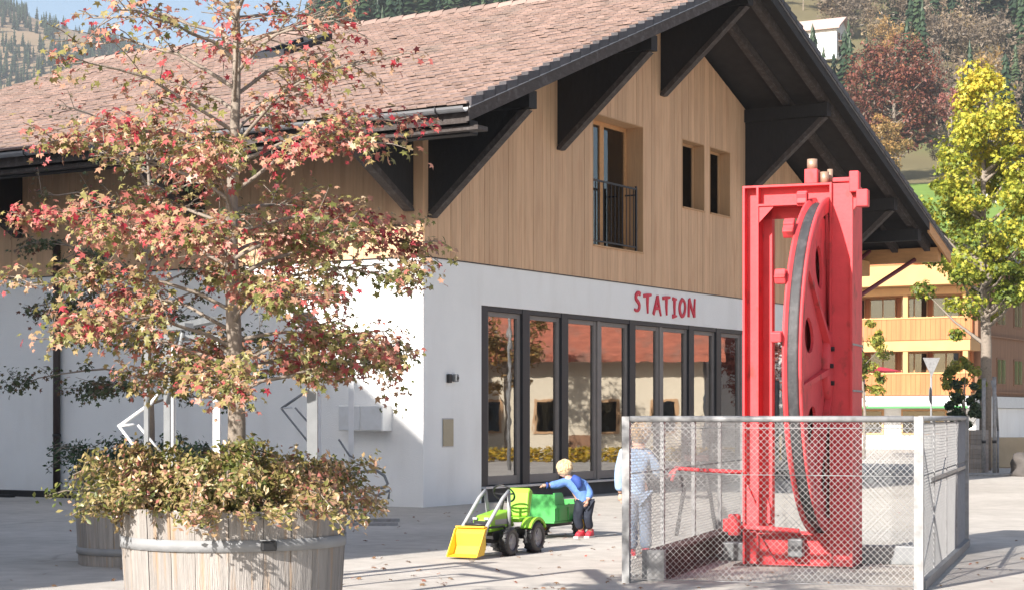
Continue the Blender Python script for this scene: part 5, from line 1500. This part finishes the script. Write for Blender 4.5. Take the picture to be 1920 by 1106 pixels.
# ------------------------------------------------------------------ woods
def conifer_tmpl(seed):
    rng_ = np.random.default_rng(seed)
    V = []; F = []
    for w_ in range(24):
        z = .05 + .93 * (w_ + rng_.uniform(-.3, .3)) / 24; r_ = (.155 * (1 - z) ** .9 + .010) * rng_.uniform(.7, 1.25)
        nb_ = 7
        a0 = rng_.uniform(0, 6.28)
        for k in range(nb_):
            a_ = a0 + 2 * math.pi * k / nb_ + rng_.normal(0, .12); rr_ = r_ * rng_.uniform(.5, 1.3)
            n = len(V)
            c_, s_ = math.cos(a_), math.sin(a_); wdt = rr_ * .42
            V += [(0, 0, z + .045), (rr_ * .7 * c_ - wdt * s_, rr_ * .7 * s_ + wdt * c_, z - .012), (rr_ * c_, rr_ * s_, z - .035), (rr_ * .7 * c_ + wdt * s_, rr_ * .7 * s_ - wdt * c_, z - .012)]
            F += [(n, n + 1, n + 2), (n, n + 2, n + 3)]
    return V, F
def decid_tmpl(seed, nl=800):
    rng_ = np.random.default_rng(seed)
    V = []; F = []
    C_ = rng_.normal(0, 1, (16, 3)); C_ /= np.linalg.norm(C_, axis=1)[:, None]; C_ *= rng_.uniform(.3, 1, (16, 1))
    for i in range(nl):
        c_ = C_[rng_.integers(16)] * np.array([.27, .27, .36]) + rng_.normal(0, .06, 3) + np.array([0, 0, .58])
        n = len(V); s_ = .021
        for k in range(3): V.append(tuple(c_ + rng_.normal(0, s_, 3)))
        F.append((n, n + 1, n + 2))
    for k in range(3):
        a_ = k * 2.1; n = len(V)
        V += [(.012 * math.cos(a_), .012 * math.sin(a_), -.03), (.012 * math.cos(a_ + 2.1), .012 * math.sin(a_ + 2.1), -.03), (0, 0, .6)]
        F.append((n, n + 1, n + 2))
    return V, F
def wood(name, pts, tmpls, scale, material, label, seed, shade=None):
    rng_ = np.random.default_rng(seed)
    meshes = []
    objs = []
    pts = np.array(pts)
    which = rng_.integers(0, len(tmpls), len(pts))
    Vall = []; Fall = []; Rall = []; off = 0
    for k, (tv, tf) in enumerate(tmpls):
        P_ = pts[which == k]; n = len(P_)
        if n == 0: continue
        tv = np.array(tv); tf = np.array(tf)
        hgt = rng_.uniform(scale[0], scale[1], n); a_ = rng_.uniform(0, 6.28, n); wd = rng_.uniform(.85, 1.2, n)
        c_, s_ = np.cos(a_), np.sin(a_)
        X = (tv[None, :, 0] * c_[:, None] - tv[None, :, 1] * s_[:, None]) * (hgt * wd)[:, None] + P_[:, 0:1]
        Y = (tv[None, :, 0] * s_[:, None] + tv[None, :, 1] * c_[:, None]) * (hgt * wd)[:, None] + P_[:, 1:2]
        Z = tv[None, :, 2] * hgt[:, None] + P_[:, 2:3]
        Vall.append(np.stack([X, Y, Z], -1).reshape(-1, 3))
        F_ = (tf[None] + (np.arange(n) * len(tv))[:, None, None]).reshape(-1, 3) + off
        Fall.append(F_); off += n * len(tv)
        base = np.clip(rng_.normal(.5, .22, n), 0, 1)
        Rall.append(np.clip(np.repeat(base, len(tf)) + rng_.normal(0, .14, n * len(tf)), 0, 1))
    V = np.concatenate(Vall); F = np.concatenate(Fall); Rn = np.concatenate(Rall)
    o = bulk(name, np.zeros((1, 3)), np.zeros((1, 3), int), np.eye(3)[None], np.zeros((1, 3)), np.zeros(1), material) if False else None
    me = bpy.data.meshes.new(name)
    me.vertices.add(len(V)); me.vertices.foreach_set('co', V.ravel())
    me.loops.add(F.size); me.loops.foreach_set('vertex_index', F.ravel().astype(np.int32))
    me.polygons.add(len(F)); me.polygons.foreach_set('loop_start', np.arange(0, F.size, 3, dtype=np.int32))
    at = me.attributes.new('rnd', 'FLOAT', 'FACE'); at.data.foreach_set('value', Rn.astype(np.float32))
    me.update(calc_edges=True); me.validate()
    o = link(name, me, material); tag(o, label, 'woodland', kind='stuff')
    return o
CT = [conifer_tmpl(i) for i in range(4)]; DT = [decid_tmpl(i + 10) for i in range(5)]
rg_ = np.random.default_rng(77)
con = []; dec = []; och = []
tries = 0
while len(con) + len(dec) < 1150:
    k = rg_.uniform(-.165, .36); d_ = rg_.uniform(322, 900) if rg_.random() < .75 else rg_.uniform(322, 560)
    x_, y_ = k * d_, d_
    if abs(x_ - 71) < 11 and 380 < y_ < 436: continue
    if .17 < k < .235 and d_ < 345: continue
    z_ = hill_h(x_, y_) - .5
    cl = math.sin(x_ * .045 + 2) * math.sin(y_ * .03 + x_ * .01) + .35 * math.sin(x_ * .12)
    pr = .36 + .45 * cl + (.25 if k < .03 else 0) - (.18 if k > .24 else 0)
    if rg_.random() < pr: con.append((x_, y_, z_))
    elif rg_.random() < .10: och.append((x_, y_, z_))
    else: dec.append((x_, y_, z_))
wood('spruce_wood', con, CT, (15, 25), CONIF, 'dark green spruces of the wood covering the near hillside', 1)
wood('autumn_wood', dec, DT, (9, 16), BARE, 'grey-brown half-bare broadleaf wood covering the near hillside', 2)
wood('golden_wood', och, DT, (9, 15), OCHRE, 'scattered ochre autumn trees in the hillside wood', 3)
x, y = 88.0, 330.0
for i, (dx, dy, hgt, lab) in enumerate(((0, 0, 21, 'tall dark spruce right of the copper beech'), (5.5, 6, 17, 'shorter spruce standing right behind the tall spruce'), (-5, 9, 15, 'small spruce standing left behind the tall spruce'))):
    e = empty('spruce_tree', (x + dx, y + dy, hill_h(x + dx, y + dy) - .3), 0, lab, 'tree', 'spruces on the slope')
    tv, tf = CT[i]; m_ = MB()
    rq = random.Random(i)
    V = [(p[0] * hgt * 1.25, p[1] * hgt * 1.25, p[2] * hgt) for p in tv]
    for fc in tf: m_.cur = rq.uniform(.1, .7); m_.add([V[q] for q in fc], [(0, 1, 2)])
    o = m_.build('crown', CONIF, e, fix=False); tag(o, kind='stuff')
    MB().tube([(0, 0, 0), (0, 0, hgt * .95)], [.25, .03], 6).build('trunk', BARK, e)
far = []
while len(far) < 3200:
    k = rg_.uniform(-.36, -.12); d_ = rg_.uniform(1250, 1730)
    x_, y_ = k * d_, d_
    z_ = mount_h(x_, y_); el = (z_ - 1.6) / d_
    clump = math.sin(x_ * .045 + 1) * math.sin(y_ * .03) + .5 * math.sin(x_ * .11 + y_ * .02)
    if k < -.262: p = 1.0 if (el > .2065 or el < .2005) else .05
    elif k < -.229: p = 1.0 if el < .198 else (.75 if clump > .35 and el < .2105 else .015)
    else: p = 1.0
    if rg_.random() < p: far.append((x_, y_, z_ - 1))
wood('distant_spruce_wood', far, [conifer_tmpl(5), conifer_tmpl(6)], (8, 16), CONIF, 'blue-green spruce woods on the far mountain at the left', 5)

# fallen leaves on the forecourt
rl_ = np.random.default_rng(12); nL = 420
ang_ = rl_.uniform(0, 6.28, nL); rad_l = np.abs(rl_.normal(0, 3.2, nL)) + .7
px_ = np.where(rl_.random(nL) < .6, TUB1[0] + 1.5 + rad_l * np.cos(ang_), rl_.uniform(-5, 7, nL)); py_ = np.where(rl_.random(nL) < .6, TUB1[1] + 4 + rad_l * np.sin(ang_) * 1.5, rl_.uniform(15, 31, nL))
nn_ = rl_.normal(0, .25, (nL, 3)) + np.array([0, 0, 1.0])
o = bulk('fallen_leaves', STAR[0], STAR[1], frames(nn_, rl_.uniform(0, 6.28, nL)) * rl_.uniform(.04, .08, nL)[:, None, None], np.stack([px_, py_, np.full(nL, .014)], 1), rl_.random(nL), leaf_mat('dry_leaf', [(0, (.16, .09, .05)), (.6, (.30, .17, .08)), (1, (.34, .08, .06))], .1))
tag(o, 'scattered dry autumn leaves on the sunlit forecourt', 'leaves', kind='stuff')
# ------------------------------------------------------------------ air
hm = bpy.data.materials.new('haze'); hm.use_nodes = True
hn = hm.node_tree.nodes; hn.remove(hn['Principled BSDF'])
pv = hn.new('ShaderNodeVolumePrincipled'); pv.inputs['Color'].default_value = (.86, .92, 1, 1); pv.inputs['Density'].default_value = .00022
pv.inputs['Anisotropy'].default_value = 0.2
hm.node_tree.links.new(pv.outputs[0], hn['Material Output'].inputs['Volume'])
o = MB().box(-1250, 1250, -200, 1900, -3, 620).build('haze', hm); tag(o, kind='stuff')
